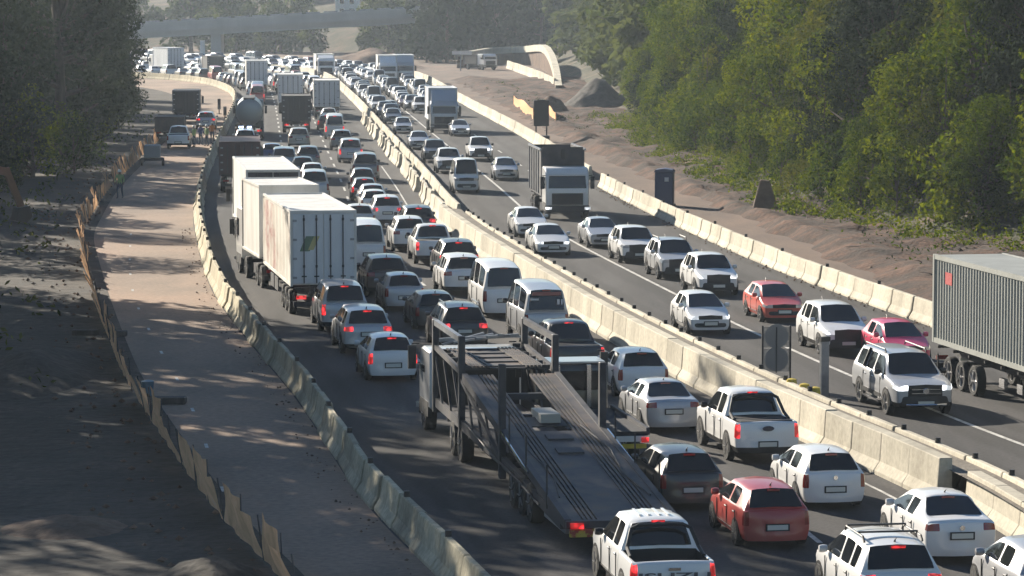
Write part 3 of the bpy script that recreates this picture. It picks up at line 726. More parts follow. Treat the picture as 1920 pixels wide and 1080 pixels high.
# median: tall wall panels on the outbound side, lower barriers on the oncoming side, gravel fill between
def wallpanel(L, h):
    pr = [(-0.33, 0), (-0.33, 0.12), (-0.17, 0.36), (-0.12, h - 0.02), (-0.10, h), (0.22, h), (0.24, h - 0.02), (0.24, 0)]
    a = MB(); n = len(pr)
    ys = [(-L / 2 + 0.012, 0.94), (-L / 2 + 0.05, 1), (L / 2 - 0.05, 1), (L / 2 - 0.012, 0.94)]
    fs = []
    for i in range(3): fs += [(i * n + k, i * n + (k + 1) % n, (i + 1) * n + (k + 1) % n, (i + 1) * n + k) for k in range(n)]
    fs += [tuple(range(n)), tuple(range(3 * n, 4 * n))]
    a.add([(x * k, y, z) for y, k in ys for x, z in pr], fs); me = a.mesh('median_panel', M_conc); me['h'] = h; return me
W2_ = wallpanel(2.5, 1.12); Wlow = wallpanel(2.5, 0.92)
dm_step = ML.near(G(1745, 940)); dm_far = ML.near(G(815, 420))
place_row('median_wall_panel', ML, 0.33, dm_step, dm_far, 2.5, W2_, 'tall concrete median panel beside the outbound queue', 'tall median wall panels', wob=0.012)
place_row('median_wall_panel', ML, 0.75, 0, dm_step - 0.2, 2.5, Wlow, 'lower concrete median panel past the step in the wall', 'low median wall panels', wob=0.012)
place_row('median_barrier', ML, 1.62, 0, dm_far, 3.0, mk('barrier', 3.0, 0.88, 0.30, 0.09, M_conc), 'concrete median barrier facing the oncoming lanes', 'median barriers facing the oncoming lanes', stud=1, studmesh=stud)
place_row('median_barrier', ML, 0.6, dm_far + 2, dm_far + 150, 3.0, mk('barrier', 3.0, 1.0, 0.30, 0.10, M_conc), 'far median barrier segment with a sunlit end', 'loose far median barriers', wob=0.12, gap=lambda k: k % 5 == 3, wobr=0.04)
place_row('median_barrier', ML, 1.5, dm_far + 2, ML.L - 10, 6.0, R6, 'distant median barrier between the two jams', 'distant median barriers')
a = MB()
for d in np.arange(0, dm_far, 2.0):
    p, q, r_, s_ = [ML.offset(d + x, o) for x, o in ((0, 0.45), (0, 1.5), (2, 1.5), (2, 0.45))]
    a.add([(p[0], p[1], 0.82), (q[0], q[1], 0.76), (r_[0], r_[1], 0.76), (s_[0], s_[1], 0.82)], [(0, 1, 2, 3)])
tag(a.build('median_fill', nmat('median_gravel', [(0.3, (0.12, 0.105, 0.085)), (0.7, (0.24, 0.21, 0.17))], 1.5, 0.95, 8, bump=0.05, bscale=9)), kind='structure')

# ------------------------------------------------------------------ overbridge at the end of the view
zb = G(400, 108).y
def bx(px): return (px - 960) / FOCAL_PX * zb
def bz(px, py): return CAM_H - (py + 20) / FOCAL_PX * zb
br = empty('road_bridge', (bx(400), zb, 0))
tag(br, 'grey concrete road bridge crossing over the far jam', 'bridge')
x0, x1 = -105.0, bx(835)
slope = (bz(780, 12) - bz(270, 40)) / (bx(780) - bx(270))
def topz(x): return bz(270, 40) + (x - bx(270)) * slope
def bprism(name, dz0, dz1, y0, y1, m, xs=(x0, x1)):
    a = MB(); v = []
    for x in xs:
        for y in (y0, y1):
            for dz in (dz0, dz1): v.append((x - br.location.x, y, topz(x) + dz))
    a.add(v, [(0, 1, 3, 2), (4, 6, 7, 5), (0, 4, 5, 1), (2, 3, 7, 6), (1, 5, 7, 3), (0, 2, 6, 4)])
    return a.build(name, m, br)
bprism('deck', -2.1, -0.95, 0, 9, M_bridge); bprism('girder', -3.2, -2.1, 0.8, 8.2, M_bridge)
bprism('parapet', -0.95, -0.25, -0.15, 0.12, M_bridge); bprism('parapet', -0.95, -0.25, 8.9, 9.15, M_bridge)
for x in np.arange(x0 + 1, x1, 3.4):
    bprism('parapet_rail', -0.2, 0.05, -0.08, 0.04, M_galv, (x, x + 2.7))
for px in (405, 800):
    x = bx(px) - br.location.x
    MB().b2((x - 1.0, 1.5, 0), (x + 1.0, 7.5, topz(bx(px)) - 3.15)).build('pier', M_bridge, br)
MB().b2((bx(388) - 0.45, zb - 8, 0), (bx(388) + 0.45, zb - 7.4, bz(388, 74))).build('white_pillar', mat('white_wash', (0.7, 0.69, 0.65), 0.8))
tag(bpy.data.objects['white_pillar'], 'slim white pillar standing before the bridge pier', 'pillar')
bl = empty('white_building', (bx(650) * 1.12, zb * 1.12, 0)); tag(bl, 'pale tall building showing above and below the bridge deck', 'building')
k = 1.12
MB().b2((-2.3, 0, 0), (2.6, 8, 12.5)).build('wall', mat('white_render', (0.72, 0.71, 0.68), 0.85), bl)
for z in (1.5, 4.6, 7.6, 9.9):
    for x in (-0.9, 1.2): MB().b2((x - 0.45, -0.06, z), (x + 0.45, 0.02, z + 1.3)).build('window', M_glass, bl)
MB().b2((-2.5, -0.2, 12.5), (2.8, 8.2, 12.9)).build('roof', M_bridge, bl)
# cars and a lamp on the bridge are specks in the photograph

# ------------------------------------------------------------------ slope, forest edge and soil on the service-track side
def vnoise(x, y, s):
    return math.sin(x * s * 1.3 + 1.7 * math.sin(y * s * 0.9)) * math.cos(y * s * 1.1 + 1.3 * math.sin(x * s * 0.7))
rows = []; DD = [0, 1.0, 2.2, 4, 6.5, 10, 15, 22, 32, 48, 80]
for d in np.linspace(0, VE.L, 220): rows.append([VE.offset(d, x) for x in DD])
def hz(p, i, j):
    d = DD[j]; return (0.002 if j == 0 else 0) + min(d * 0.42, 9 + d * 0.05) * (1 if j else 0) + 0.25 * vnoise(p[0], p[1], 0.5) * min(1, d / 3)
hill_rows = rows
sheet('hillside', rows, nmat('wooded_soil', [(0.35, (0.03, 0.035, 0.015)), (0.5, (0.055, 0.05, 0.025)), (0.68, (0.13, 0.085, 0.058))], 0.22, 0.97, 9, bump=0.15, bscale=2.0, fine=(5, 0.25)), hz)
def fbm(x, y): return vnoise(x, y, 0.35) * 0.45 + vnoise(x + 9, y + 4, 0.9) * 0.3 + vnoise(x, y - 7, 2.1) * 0.2 + vnoise(x + 3, y, 4.3) * 0.12
M_red = nmat('red_cut_soil', [(0.3, (0.022, 0.015, 0.011)), (0.48, (0.05, 0.026, 0.016)), (0.6, (0.10, 0.047, 0.027)), (0.75, (0.15, 0.078, 0.048))], 0.5, 0.97, 10, bump=0.12, bscale=3.5, fine=(6, 0.3))  # bush shade over the cut soil is put into this dark colour
rows = []
for d in np.linspace(0, RU.L, 420):
    pa = RU.offset(d, -0.4 + 0.35 * math.sin(d * 0.35) + 0.2 * math.sin(d * 1.1)); pb = VE.offset(VE.near(RU.at(d)), 1.2)
    rows.append([pa * (1 - k / 14) + pb * (k / 14) for k in range(15)])
sheet('cut_soil', rows, M_red, lambda p, i, j: -0.03 if j == 0 else 0.05 + (0.34 + 0.02 * j) * max(0.0, fbm(p[0], p[1]) + 0.55) * min(1, j / 2) + (0.25 * math.exp(-((j - 2.5) / 1.4) ** 2)))
# ------------------------------------------------------------------ lorries
M_white = nmat('lorry_white', [(0.3, (0.55, 0.54, 0.50)), (0.6, (0.74, 0.73, 0.70))], 0.9, 0.55, 6, (1, 1, 0.25), space='object')
M_door = nmat('lorry_door', [(0.3, (0.54, 0.56, 0.58)), (0.6, (0.68, 0.70, 0.72))], 0.9, 0.5, 6, (1, 1, 0.3), space='object')
M_dark = mat('chassis_black', (0.022, 0.022, 0.024), 0.65)
M_rust = nmat('worn_dark_steel', [(0.3, (0.03, 0.03, 0.036)), (0.55, (0.065, 0.066, 0.075)), (0.75, (0.11, 0.095, 0.085))], 1.2, 0.55, 7, space='object', metal=0.25, rough2=0.8)
M_deck = nmat('deck_plate', [(0.3, (0.035, 0.038, 0.05)), (0.45, (0.075, 0.07, 0.072)), (0.58, (0.115, 0.098, 0.09)), (0.7, (0.15, 0.105, 0.08))], 1.4, 0.55, 7, space='object', metal=0.35, rough2=0.7)
M_tarp = mat('dark_tarpaulin', (0.035, 0.033, 0.036), 0.75)
M_orange = mat('safety_orange', (0.75, 0.22, 0.04), 0.7)
M_yellow = nmat('safety_yellow', [(0.3, (0.45, 0.33, 0.03)), (0.7, (0.65, 0.5, 0.06))], 3, 0.6, space='object')
M_marker = mat('marker_red', (0.5, 0.02, 0.02), 0.4)
BIGTYRE, BIGRIM = wheel_mesh(0.5, 0.30)
def axles(root, ys, w, dual=False):
    for y in ys:
        for s in (1, -1):
            o = link('wheel', BIGTYRE, root, (s * (w / 2 - 0.16), y, 0.5)); link('rim', BIGRIM, o)
def cab(root, y0, color, w=2.46, H=3.1, lamps=False, L=2.1):
    pm = PAINT[color]
    a = MB(); a.prism([(y0, 0.75), (y0 + L + 0.02, 0.75), (y0 + L + 0.10, 1.55), (y0 + L - 0.10, H - 0.35), (y0 + L - 0.38, H - 0.02), (y0 + 0.1, H), (y0, H - 0.1)], 'x', -w / 2, w / 2)
    me = a.mesh('cab', pm, smooth=35, bevel=0.07); o = link('cab', me, root, (0, 0, 0), 0, pm)
    def front(z): return y0 + L + 0.10 - max(0, z - 1.55) * 0.2 / (H - 1.9)
    z0, z1 = 1.78, H - 0.48
    MB().add([(-w * 0.44, front(z0) + 0.012, z0), (w * 0.44, front(z0) + 0.012, z0), (w * 0.42, front(z1) + 0.012, z1), (-w * 0.42, front(z1) + 0.012, z1)] + [(-w * 0.44, front(z0) - 0.03, z0), (w * 0.44, front(z0) - 0.03, z0), (w * 0.42, front(z1) - 0.03, z1), (-w * 0.42, front(z1) - 0.03, z1)], [(0, 1, 2, 3), (7, 6, 5, 4), (0, 4, 5, 1), (1, 5, 6, 2), (2, 6, 7, 3), (3, 7, 4, 0)]).build('windscreen', M_glass, root)
    MB().b2((-w * 0.36, y0 + L + 0.085, 0.85), (w * 0.36, y0 + L + 0.13, 1.50)).build('grille', M_dark, root)
    MB().b2((-w / 2, y0 + L - 0.05, 0.42), (w / 2, y0 + L + 0.16, 0.80)).build('bumper', M_dark, root)
    MB().b2((-w * 0.42, front(z1) - 0.02, z1 + 0.03), (w * 0.42, front(z1) + 0.16, z1 + 0.10)).build('sun_visor', pm, root)
    for s in (1, -1):
        MB().b2((s * w * 0.45 - 0.2, y0 + L + 0.15, 0.58), (s * w * 0.45 + 0.14, y0 + L + 0.19, 0.72)).build('headlight', M_head_on if lamps else M_head_off, root)
        MB().b2((s * (w / 2 + 0.005) - 0.01, y0 + L - 1.05, 1.75), (s * (w / 2 + 0.005) + 0.01, y0 + L - 0.2, H - 0.55)).build('side_window', M_glass, root)
        m = MB(); m.b2((s * (w / 2 + 0.2) - 0.11, y0 + L - 0.05, 1.75), (s * (w / 2 + 0.2) + 0.11, y0 + L + 0.08, 2.45)); m.bar((s * w / 2, y0 + L, 2.5), (s * (w / 2 + 0.2), y0 + L + 0.02, 2.5), 0.04); m.build('wing_mirror', M_dark, root)
        MB().b2((s * (w / 2 - 0.05) - 0.06, y0 + 0.35, 0.5), (s * (w / 2 - 0.05) + 0.06, y0 + L - 0.1, 0.95)).build('step', M_dark, root)
    axles(root, (y0 + L - 0.75,), w)

def boxbody(root, y0, y1, z0, z1, w=2.55, m=None, wavy=False, name='box_body', doors=True, dm=None, logo=False):
    m = m or M_white
    a = MB(); a.b2((-w / 2, y0, z0), (w / 2, y1, z1)); a.build(name, m, root, bevel=0.02)
    e = 0.05
    f = MB()
    for x in (-w / 2, w / 2):
        for z in (z0, z1): f.b2((x - e, y0 - 0.004, z - e), (x + e, y1 + 0.004, z + e))
        for y in (y0, y1): f.b2((x - e - 0.002, y - e, z0), (x + e + 0.002, y + e, z1))
    for y in (y0, y1): f.b2((-w / 2, y - e - 0.003, z1 - e), (w / 2, y + e + 0.003, z1 + e + 0.002))
    f.build('corner_frame', m, root)
    if wavy:
        for s in (1, -1):
            n = 70; v = []; r2 = random.Random(3)
            for i in range(n):
                y = y0 + 0.12 + (y1 - y0 - 0.24) * i / (n - 1)
                for k, z in enumerate(np.linspace(z0 + 0.1, z1 - 0.12, 8)):
                    amp = 0.035 * (1 - abs(k - 3.5) / 6)
                    v.append((s * (w / 2 + 0.03 + amp * math.sin(i * 0.75 + 0.5 * math.sin(k * 0.7)) + 0.012 * r2.uniform(-1, 1)), y, z))
            fs = [(i * 8 + k, i * 8 + k + 1, (i + 1) * 8 + k + 1, (i + 1) * 8 + k) for i in range(n - 1) for k in range(7)]
            me = MB().add(v, fs).mesh('side_curtain', nmat('side_curtain', [(0.42, (0.66, 0.64, 0.58)), (0.55, (0.55, 0.50, 0.44)), (0.62, (0.40, 0.22, 0.20)), (0.7, (0.6, 0.57, 0.52))], 0.35, 0.6, 7, (1, 0.55, 0.8), space='object'), smooth=60); link('side_curtain', me, root)
    if doors:
        dm = dm or M_door
        for s in (1, -1):
            MB().b2((min(0.02 * s, s * (w / 2 - 0.06)), y0 - 0.05, z0 + 0.06), (max(0.02 * s, s * (w / 2 - 0.06)), y0 + 0.01, z1 - 0.08)).build('rear_door', dm, root, bevel=0.01)
            for x in (0.28, 0.78):
                b = MB(); b.tube([(s * x, y0 - 0.085, z0 + 0.08), (s * x, y0 - 0.085, z1 - 0.12)], 0.024, 6); b.box((s * x, y0 - 0.08, z0 + 0.35), (0.2, 0.04, 0.05)); b.box((s * x, y0 - 0.07, z1 - 0.3), (0.08, 0.05, 0.1)); b.box((s * x, y0 - 0.07, z0 + 0.75), (0.08, 0.05, 0.1))
                b.build('lock_rod', M_rust, root)
            for z in np.linspace(z0 + 0.3, z1 - 0.35, 4): MB().box((s * (w / 2 - 0.13), y0 - 0.06, z), (0.16, 0.03, 0.09)).build('hinge', M_galv, root)
        if logo:
            y = y0 - 0.056
            MB().add([(-0.95, y, z0 + 1.35), (-0.55, y, z0 + 1.35), (-0.30, y, z0 + 1.95), (-0.70, y, z0 + 1.95)], [(0, 1, 2, 3)]).build('door_emblem', mat('emblem_green', (0.13, 0.2, 0.13), 0.6), root)
            MB().add([(-0.62, y - 0.003, z0 + 1.40), (-0.40, y - 0.003, z0 + 1.40), (-0.15, y - 0.003, z0 + 1.95), (-0.38, y - 0.003, z0 + 1.95)], [(0, 1, 2, 3)]).build('door_emblem', mat('emblem_yellow', (0.5, 0.44, 0.2), 0.6), root)
def chassis(root, y0, y1, z, w=2.5, axle=(), lit=True, front=None):
    a = MB()
    for x in (-0.45, 0.45): a.b2((x - 0.09, y0 + 0.2, z - 0.42), (x + 0.09, y1, z - 0.05))
    for y in np.arange(y0 + 0.5, y1, 1.6): a.b2((-w / 2 + 0.05, y - 0.04, z - 0.14), (w / 2 - 0.05, y + 0.04, z - 0.05))
    a.build('chassis', M_dark, root)
    MB().b2((-w / 2 + 0.05, y0 + 0.02, 0.42), (w / 2 - 0.05, y0 + 0.12, 0.62)).build('rear_bumper', M_dark, root)
    for s in (1, -1):
        MB().b2((s * (w / 2 - 0.36) - 0.2, y0 - 0.02, 0.72), (s * (w / 2 - 0.36) + 0.2, y0 + 0.05, 0.86)).build('taillight', M_tail_on if lit else M_tail_off, root)
        MB().b2((s * (w / 2 - 0.12) - 0.02, y0 + 0.3, 0.35), (s * (w / 2 - 0.12) + 0.02, y0 + 0.34, 0.95)).build('mud_flap', M_dark, root)
    MB().b2((-0.26, y0 - 0.01, 0.66), (0.26, y0 + 0.02, 0.78)).build('number_plate', M_plate, root)
    axles(root, axle, w)

def lorry(name, label, q, h, near='rear', length=9, **k):
    """root at the near end's ground point; +Y is the direction of travel"""
    p = G(*q); root = empty(name, p if near == 'rear' else p - h * length, rz_of(h))
    return tag(root, label, 'truck', k.get('group')), p

OUT = 'out'
placed = []     # ground points already taken, with a radius
def note(p, h, L):
    for t in np.linspace(0, L, max(2, int(L / 2.5))): placed.append((p.x + h.x * t, p.y + h.y * t))

# curtain-sided double trailer
h = Vector((-0.165, 0.986, 0)); r, p = lorry('articulated_lorry', 'white double trailer lorry with dirty side curtains behind the silver van', (607, 594), h); note(p, h, 22)
boxbody(r, 0, 11.6, 1.28, 4.20, wavy=True, logo=True); chassis(r, 0, 12.2, 1.28, axle=(1.6, 2.9, 4.2))
before = set(r.children)
boxbody(r, 13.2, 19.2, 1.36, 4.46, doors=False, name='front_box_body'); chassis(r, 12.6, 19.0, 1.36, axle=(13.4, 14.7), lit=False); cab(r, 20.0, 'white'); axles(r, (18.6,), 2.5)
def bend(root, before, py, ang):
    pv = Vector((0, py, 0)); Rm = Matrix.Rotation(ang, 3, 'Z')
    for o in root.children:
        if o not in before: o.location = pv + Rm @ (o.location - pv); o.rotation_euler.z += ang
bend(r, before, 12.2, R(2.2))
for x in (-1.26,):
    for y in (5.6, 7.4): MB().b2((x - 0.02, y, 0.55), (x + 0.02, y + 1.4, 1.1)).build('side_guard', M_rust, r)
# plain white box lorry ahead of it
h = Vector((-0.13, 0.991, 0)); r, p = lorry('articulated_lorry', 'white box trailer lorry with sunlit roof, just ahead of the double trailer', (513, 484), h); note(p, h, 18)
boxbody(r, 0, 13.4, 1.25, 4.25, dm=M_rust); chassis(r, 0, 13.4, 1.25, axle=(1.5, 2.8, 4.1)); cab(r, 14.2, 'white'); axles(r, (12.0, 13.2), 2.5)
# maroon lorry
h = heading_out(G(455, 370)); r, p = lorry('flatbed_lorry', 'dark maroon high-sided lorry ahead of the white box trailers', (450, 362), h); note(p, h, 11)
M_mar = nmat('maroon_sheet', [(0.3, (0.04, 0.018, 0.02)), (0.7, (0.075, 0.032, 0.035))], 1, 0.6, space='object')
boxbody(r, 0, 9.0, 1.2, 3.25, m=M_mar, doors=True, dm=M_mar); chassis(r, 0, 9, 1.2, axle=(1.5, 2.8), lit=False); cab(r, 9.4, 'maroon', H=2.9)
# tanker
h = heading_out(G(466, 262)); r, p = lorry('tanker_lorry', 'grey round-ended tanker lorry in the slow lane near the bend', (467, 262), h); note(p, h, 16)
M_tank = mat('tank_steel', (0.26, 0.30, 0.31), 0.4, 0.5)
a = MB(); a.lathe([(0, 0.1), (0.02, 0.6), (0.12, 1.0), (0.3, 1.16), (11, 1.16), (11.3, 1.0), (11.4, 0.2)], 'y', 24, (0, 0.1, 2.35)); a.build('tank', M_tank, r, smooth=40)
a = MB(); a.lathe([(0, 1.19), (0.12, 1.19)], 'y', 24, (0, 0.42, 2.35)); a.build('tank_band', M_dark, r)
a = MB(); a.b2((-0.5, 1.0, 3.45), (0.5, 10, 3.6)); a.build('catwalk', M_dark, r); chassis(r, 0, 12, 1.25, axle=(1.6, 2.9, 4.2)); cab(r, 12.2, 'grey'); axles(r, (10.6,), 2.5)
# dark tipper-bodied truck
h = heading_out(G(555, 252)); r, p = lorry('covered_lorry', 'dark brown covered lorry with a rounded top in the middle lane', (556, 250), h); note(p, h, 10)
boxbody(r, 0, 7.0, 1.1, 3.35, m=M_tarp, dm=M_tarp); chassis(r, 0, 7, 1.1, axle=(1.5, 2.8)); cab(r, 7.4, 'white', H=2.8)
# two pale box lorries further on
for q, lb, zt in (((545, 214), 'pale grey box lorry with twin rear doors beside the lane line', 4.1), ((613, 222), 'lilac grey box lorry close to the far median', 3.8), ((482, 176), 'pale corrugated box lorry ahead of the tanker', 4.1)):
    h = heading_out(G(*q)); r, p = lorry('box_lorry', lb, q, h); note(p, h, 11)
    boxbody(r, 0, 8.0, 1.15, zt, dm=M_door); chassis(r, 0, 8, 1.15, axle=(1.6, 2.9), lit=False); cab(r, 8.4, 'white', H=2.9)
h = heading_out(G(330, 137)); r, p = lorry('box_lorry', 'blue grey box lorry broadside in the far bend', (330, 139), h); note(p, h, 11)
boxbody(r, 0, 8.0, 1.15, 4.0, m=M_door); chassis(r, 0, 8, 1.15, axle=(1.6, 2.9), lit=False); cab(r, 8.4, 'white', H=2.9)
h = heading_out(G(400, 150)); r, p = lorry('tipper_lorry', 'small dark tipper in the far jam beneath the bridge', (405, 142), h); note(p, h, 8)
boxbody(r, 0, 5.0, 1.15, 2.9, m=M_tarp, dm=M_tarp); chassis(r, 0, 5, 1.15, axle=(1.6,), lit=False); cab(r, 5.4, 'white', H=2.7)

# car transporter with an empty sloping deck
h = Vector((-0.172, 0.985, 0)); tr = empty('car_transporter', (2.55, 77.0, 0), rz_of(h)); note(Vector((2.55, 77.0, 0)), h, 25)
tr.scale = (1.10, 1, 1)
tag(tr, 'empty dark steel car transporter with a long sloping slotted deck', 'truck')
def rampz(y): return 0.78 + max(0, min(y, 15)) / 15 * 1.7
def slab(name, x0_, x1_, y0_, y1_, th, m, dz=0.0):
    v = [(x, y, rampz(y) + d + dz) for y in (y0_, y1_) for x in (x0_, x1_) for d in (-th, 0)]
    return MB().add(v, [(0, 1, 3, 2), (4, 6, 7, 5), (0, 4, 5, 1), (2, 3, 7, 6), (1, 5, 7, 3), (0, 2, 6, 4)]).build(name, m, tr)
slab('deck_plate', -0.46, 0.46, 0.1, 8.6, 0.05, M_deck, -0.03)
for s in (1, -1):
    slab('edge_beam', min(s * 1.10, s * 1.24), max(s * 1.10, s * 1.24), 0.0, 15.0, 0.22, M_rust, 0.03)
    slab('outer_plate', min(s * 0.90, s * 1.10), max(s * 0.90, s * 1.10), 0.05, 14.95, 0.04, M_deck, 0)
    x = 0.46
    for k in range(5): slab('track_bar', min(s * x, s * (x + 0.055)), max(s * x, s * (x + 0.055)), 0.05, 14.95, 0.06, M_deck, 0.0); x += 0.098
    y = 0.4
    while y < 14.8:
        slab('track_rung', min(s * 0.46, s * 0.90), max(s * 0.46, s * 0.90), y, y + 0.09, 0.05, M_rust, -0.035); y += 0.95
for y in np.arange(1.0, 14.9, 2.4): slab('cross_member', -1.1, 1.1, y, y + 0.12, 0.16, M_rust, -0.09)
slab('end_plate', -1.22, 1.22, -0.12, 0.06, 0.16, M_rust, 0.0)
MB().b2((-1.15, -0.2, 0.42), (1.15, -0.08, 0.60)).build('rear_bumper', nmat('chevron_paint', [(0.45, (0.45, 0.36, 0.05)), (0.55, (0.3, 0.05, 0.03))], 6, 0.6, space='object'), tr)
for s in (1, -1): MB().b2((s * 1.0 - 0.14, -0.23, 0.62), (s * 1.0 + 0.14, -0.15, 0.74)).build('taillight', M_tail_on if s < 0 else M_tail_off, tr)
# lower frame, posts, upper front deck
a = MB()
for s in (1, -1):
    a.bar((s * 1.16, 0.6, 0.62), (s * 1.16, 9.0, 0.95), 0.12, 0.26); a.bar((s * 1.16, 9.0, 0.95), (s * 1.16, 20.2, 1.10), 0.12, 0.26)
for y in np.arange(1.5, 20, 1.9): a.b2((-1.1, y, 0.72), (1.1, y + 0.1, 0.86))
a.build('lower_frame', M_rust, tr)
MB().b2((-0.95, 9.5, 0.98), (0.95, 19.6, 1.06)).build('lower_deck', M_rust, tr)
for y, z0, z1 in ((8.8, 0.5, 3.45), (15.4, 0.7, 3.5), (20.2, 0.8, 3.5)):
    for s in (1, -1):
        a = MB(); a.b2((s * 1.19 - 0.08, y - 0.11, z0), (s * 1.19 + 0.08, y + 0.11, z1)); a.build('post', M_rust, tr, bevel=0.015)
for s in (1, -1):
    a = MB(); a.bar((s * 1.19, 15.4, 3.40), (s * 1.19, 20.4, 3.42), 0.12, 0.16); a.build('top_rail', M_galv if s < 0 else M_rust, tr)
    MB().bar((s * 1.19, 15.4, 2.50), (s * 1.19, 20.2, 2.70), 0.10, 0.14).build('side_rail', M_rust, tr)
    MB().bar((s * 1.21, 9.0, 1.0), (s * 1.21, 15.2, 2.3), 0.08, 0.10).build('lift_strut', M_rust, tr)
for y in np.arange(15.6, 20.3, 1.1): MB().b2((-1.1, y, 2.52), (1.1, y + 0.12, 2.64)).build('cross_member', M_rust, tr)
for s in (1, -1):
    for k in range(5):
        x = s * (0.46 + 0.098 * k); MB().b2((min(x, x + s * 0.055), 15.4, 2.60), (max(x, x + s * 0.055), 20.2, 2.66)).build('track_bar', M_deck, tr)
MB().b2((-0.44, 15.4, 2.56), (0.44, 20.2, 2.60)).build('upper_deck', M_deck, tr)
for s in (1, -1):
    for y in (1.2, 3.0, 8.9, 10.4, 11.9, 13.4): MB().bar((s * 1.17, y, 0.75 + max(0, y - 9) * 0.02), (s * 1.17, y + 1.2, rampz(y + 1.2) - 0.2), 0.05, 0.06).build('brace', M_rust, tr)
    for y in (15.6, 17.2, 18.8): MB().bar((s * 1.19, y, 1.1), (s * 1.19, y + 1.4, 2.5), 0.05, 0.06).build('brace', M_rust, tr)
    a = MB(); a.tube([(s * 1.0, 2.0, rampz(2.0) + 0.02), (s * 0.8, 4.0, rampz(4.0) + 0.025), (s * 0.95, 6.5, rampz(6.5) + 0.02), (s * 0.7, 9.0, rampz(9) + 0.02)], 0.02, 5); a.build('chain', M_rust, tr)
    a = MB(); a.tube([(s * 1.28, 3.0, 0.7), (s * 1.3, 6.0, 0.9), (s * 1.28, 9.0, 0.95), (s * 1.3, 14.0, 1.25)], 0.025, 5); a.build('hose', M_dark, tr)
for y in (6.2, 7.6): slab('winch_plate', -0.3, 0.3, y, y + 0.5, 0.05, M_rust, 0.02)
slab('dark_deck_panel', -0.44, 0.44, 9.2, 10.2, 0.03, M_dark, -0.05)  # dark solid panel set in the middle of the deck
a = MB()
for k in range(6): a.bar((-1.0 + 0.3 * k, 20.3, 2.75 + 0.05 * k), (0.2 + 0.25 * k, 20.9, 3.0 - 0.03 * k), 0.06)
a.bar((-1.1, 20.6, 2.85), (1.1, 20.6, 2.95), 0.1); a.build('headboard', M_galv, tr)
for s in (1, -1):
    for y in (2.2, 5.0, 7.4): MB().tube([(s * 1.24, y, rampz(y) - 0.3), (s * 1.24, y, rampz(y) + 0.75)], 0.02, 5).build('guard_pole', M_dark, tr)
    MB().tube([(s * 1.26, 8.5, rampz(8.5) + 0.0), (s * 1.26, 4.6, rampz(4.6) - 0.05)], 0.035, 6).build('hydraulic_ram', M_chrome, tr)
axles(tr, (4.6, 5.8, 7.0), 2.5); axles(tr, (15.4, 16.7), 2.5); cab(tr, 21.0, 'silver', H=2.5); MB().b2((-1.16, 20.86, 0.9), (1.16, 20.97, 2.5)).build('cab_guard', M_dark, tr); MB().b2((-1.1, 0.7, 0.36), (-0.95, 3.4, 0.62)).build('tool_tray', M_galv, tr)
MB().b2((-0.18, 9.4, rampz(9.4) - 0.02), (0.3, 10.8, rampz(10.2) + 0.12)).build('wheel_chock', mat('pale_plastic', (0.38, 0.37, 0.33), 0.7), tr)

# flatbed recovery truck
h = Vector((-0.16, 0.987, 0)); ft = empty('recovery_truck', (2.62, 90.2, 0), rz_of(h)); note(Vector((2.62, 90.2, 0)), h, 8)
tag(ft, 'recovery truck with a dark empty flatbed, squeezed beside the transporter', 'truck')
a = MB(); a.b2((-1.08, 0, 0.95), (1.08, 5.2, 1.07)); a.build('flatbed', mat('flatbed_black', (0.02, 0.02, 0.024), 0.85), ft)
for s in (1, -1): MB().b2((s * 1.08 - 0.05, 0.0, 0.97), (s * 1.08 + 0.05, 5.2, 1.17)).build('side_rail', M_rust, ft)
MB().b2((-1.0, -0.08, 0.80), (1.0, 0.0, 0.95)).build('tail_panel', M_white, ft); MB().b2((-1.02, -0.1, 0.62), (1.02, -0.02, 0.74)).build('rear_bumper', M_yellow, ft)
for s in (1, -1): MB().b2((s * 0.98 - 0.1, -0.13, 0.78), (s * 0.98 + 0.1, -0.08, 0.92)).build('taillight', M_tail_on if s > 0 else M_tail_off, ft)
axles(ft, (1.6,), 2.2); cab(ft, 5.6, 'black', w=2.1, H=2.30, L=1.7); MB().b2((-0.98, 5.72, 2.31), (0.98, 7.0, 2.36)).build('cab_roof', PAINT['silver'], ft); MB().b2((-0.85, 5.57, 1.55), (0.85, 5.598, 2.1)).build('rear_window', M_glass, ft)
for s in (1, -1): MB().b2((s * 0.45 - 0.06, 5.35, 1.0), (s * 0.45 + 0.06, 5.5, 2.3)).build('headboard_post', M_chrome, ft)

# oncoming tipper lorry
h = heading_in(G(1065, 410)); r, p = lorry('tipper_lorry', 'oncoming white-cabbed tipper lorry with a high dark load body', (1064, 412), h, 'front', 9.3); note(p, -h, 9.5)
cab(r, 7.1, 'white', H=2.95, lamps=True)
a = MB(); w = 2.5
for lo, hi in (((-w / 2, 0, 1.3), (-w / 2 + 0.07, 6.8, 3.85)), ((w / 2 - 0.07, 0, 1.3), (w / 2, 6.8, 3.85)), ((-w / 2 + 0.07, 6.72, 1.3), (w / 2 - 0.07, 6.8, 4.0)), ((-w / 2 + 0.07, 0, 1.3), (w / 2 - 0.07, 0.08, 3.85)), ((-w / 2, 0, 1.2), (w / 2, 6.8, 1.3))): a.b2(lo, hi)
a.build('load_body', M_rust, r)
for s in (1, -1):
    for y in np.arange(0.3, 6.8, 1.3): MB().b2((s * (w / 2 + 0.03) - 0.03, y - 0.06, 1.3), (s * (w / 2 + 0.03) + 0.03, y + 0.06, 3.85)).build('body_rib', M_galv if s > 0 else M_rust, r)
    MB().b2((s * (w / 2 + 0.03) - 0.05, 0, 3.8), (s * (w / 2 + 0.03) + 0.05, 6.8, 3.92)).build('top_rail', M_galv, r)
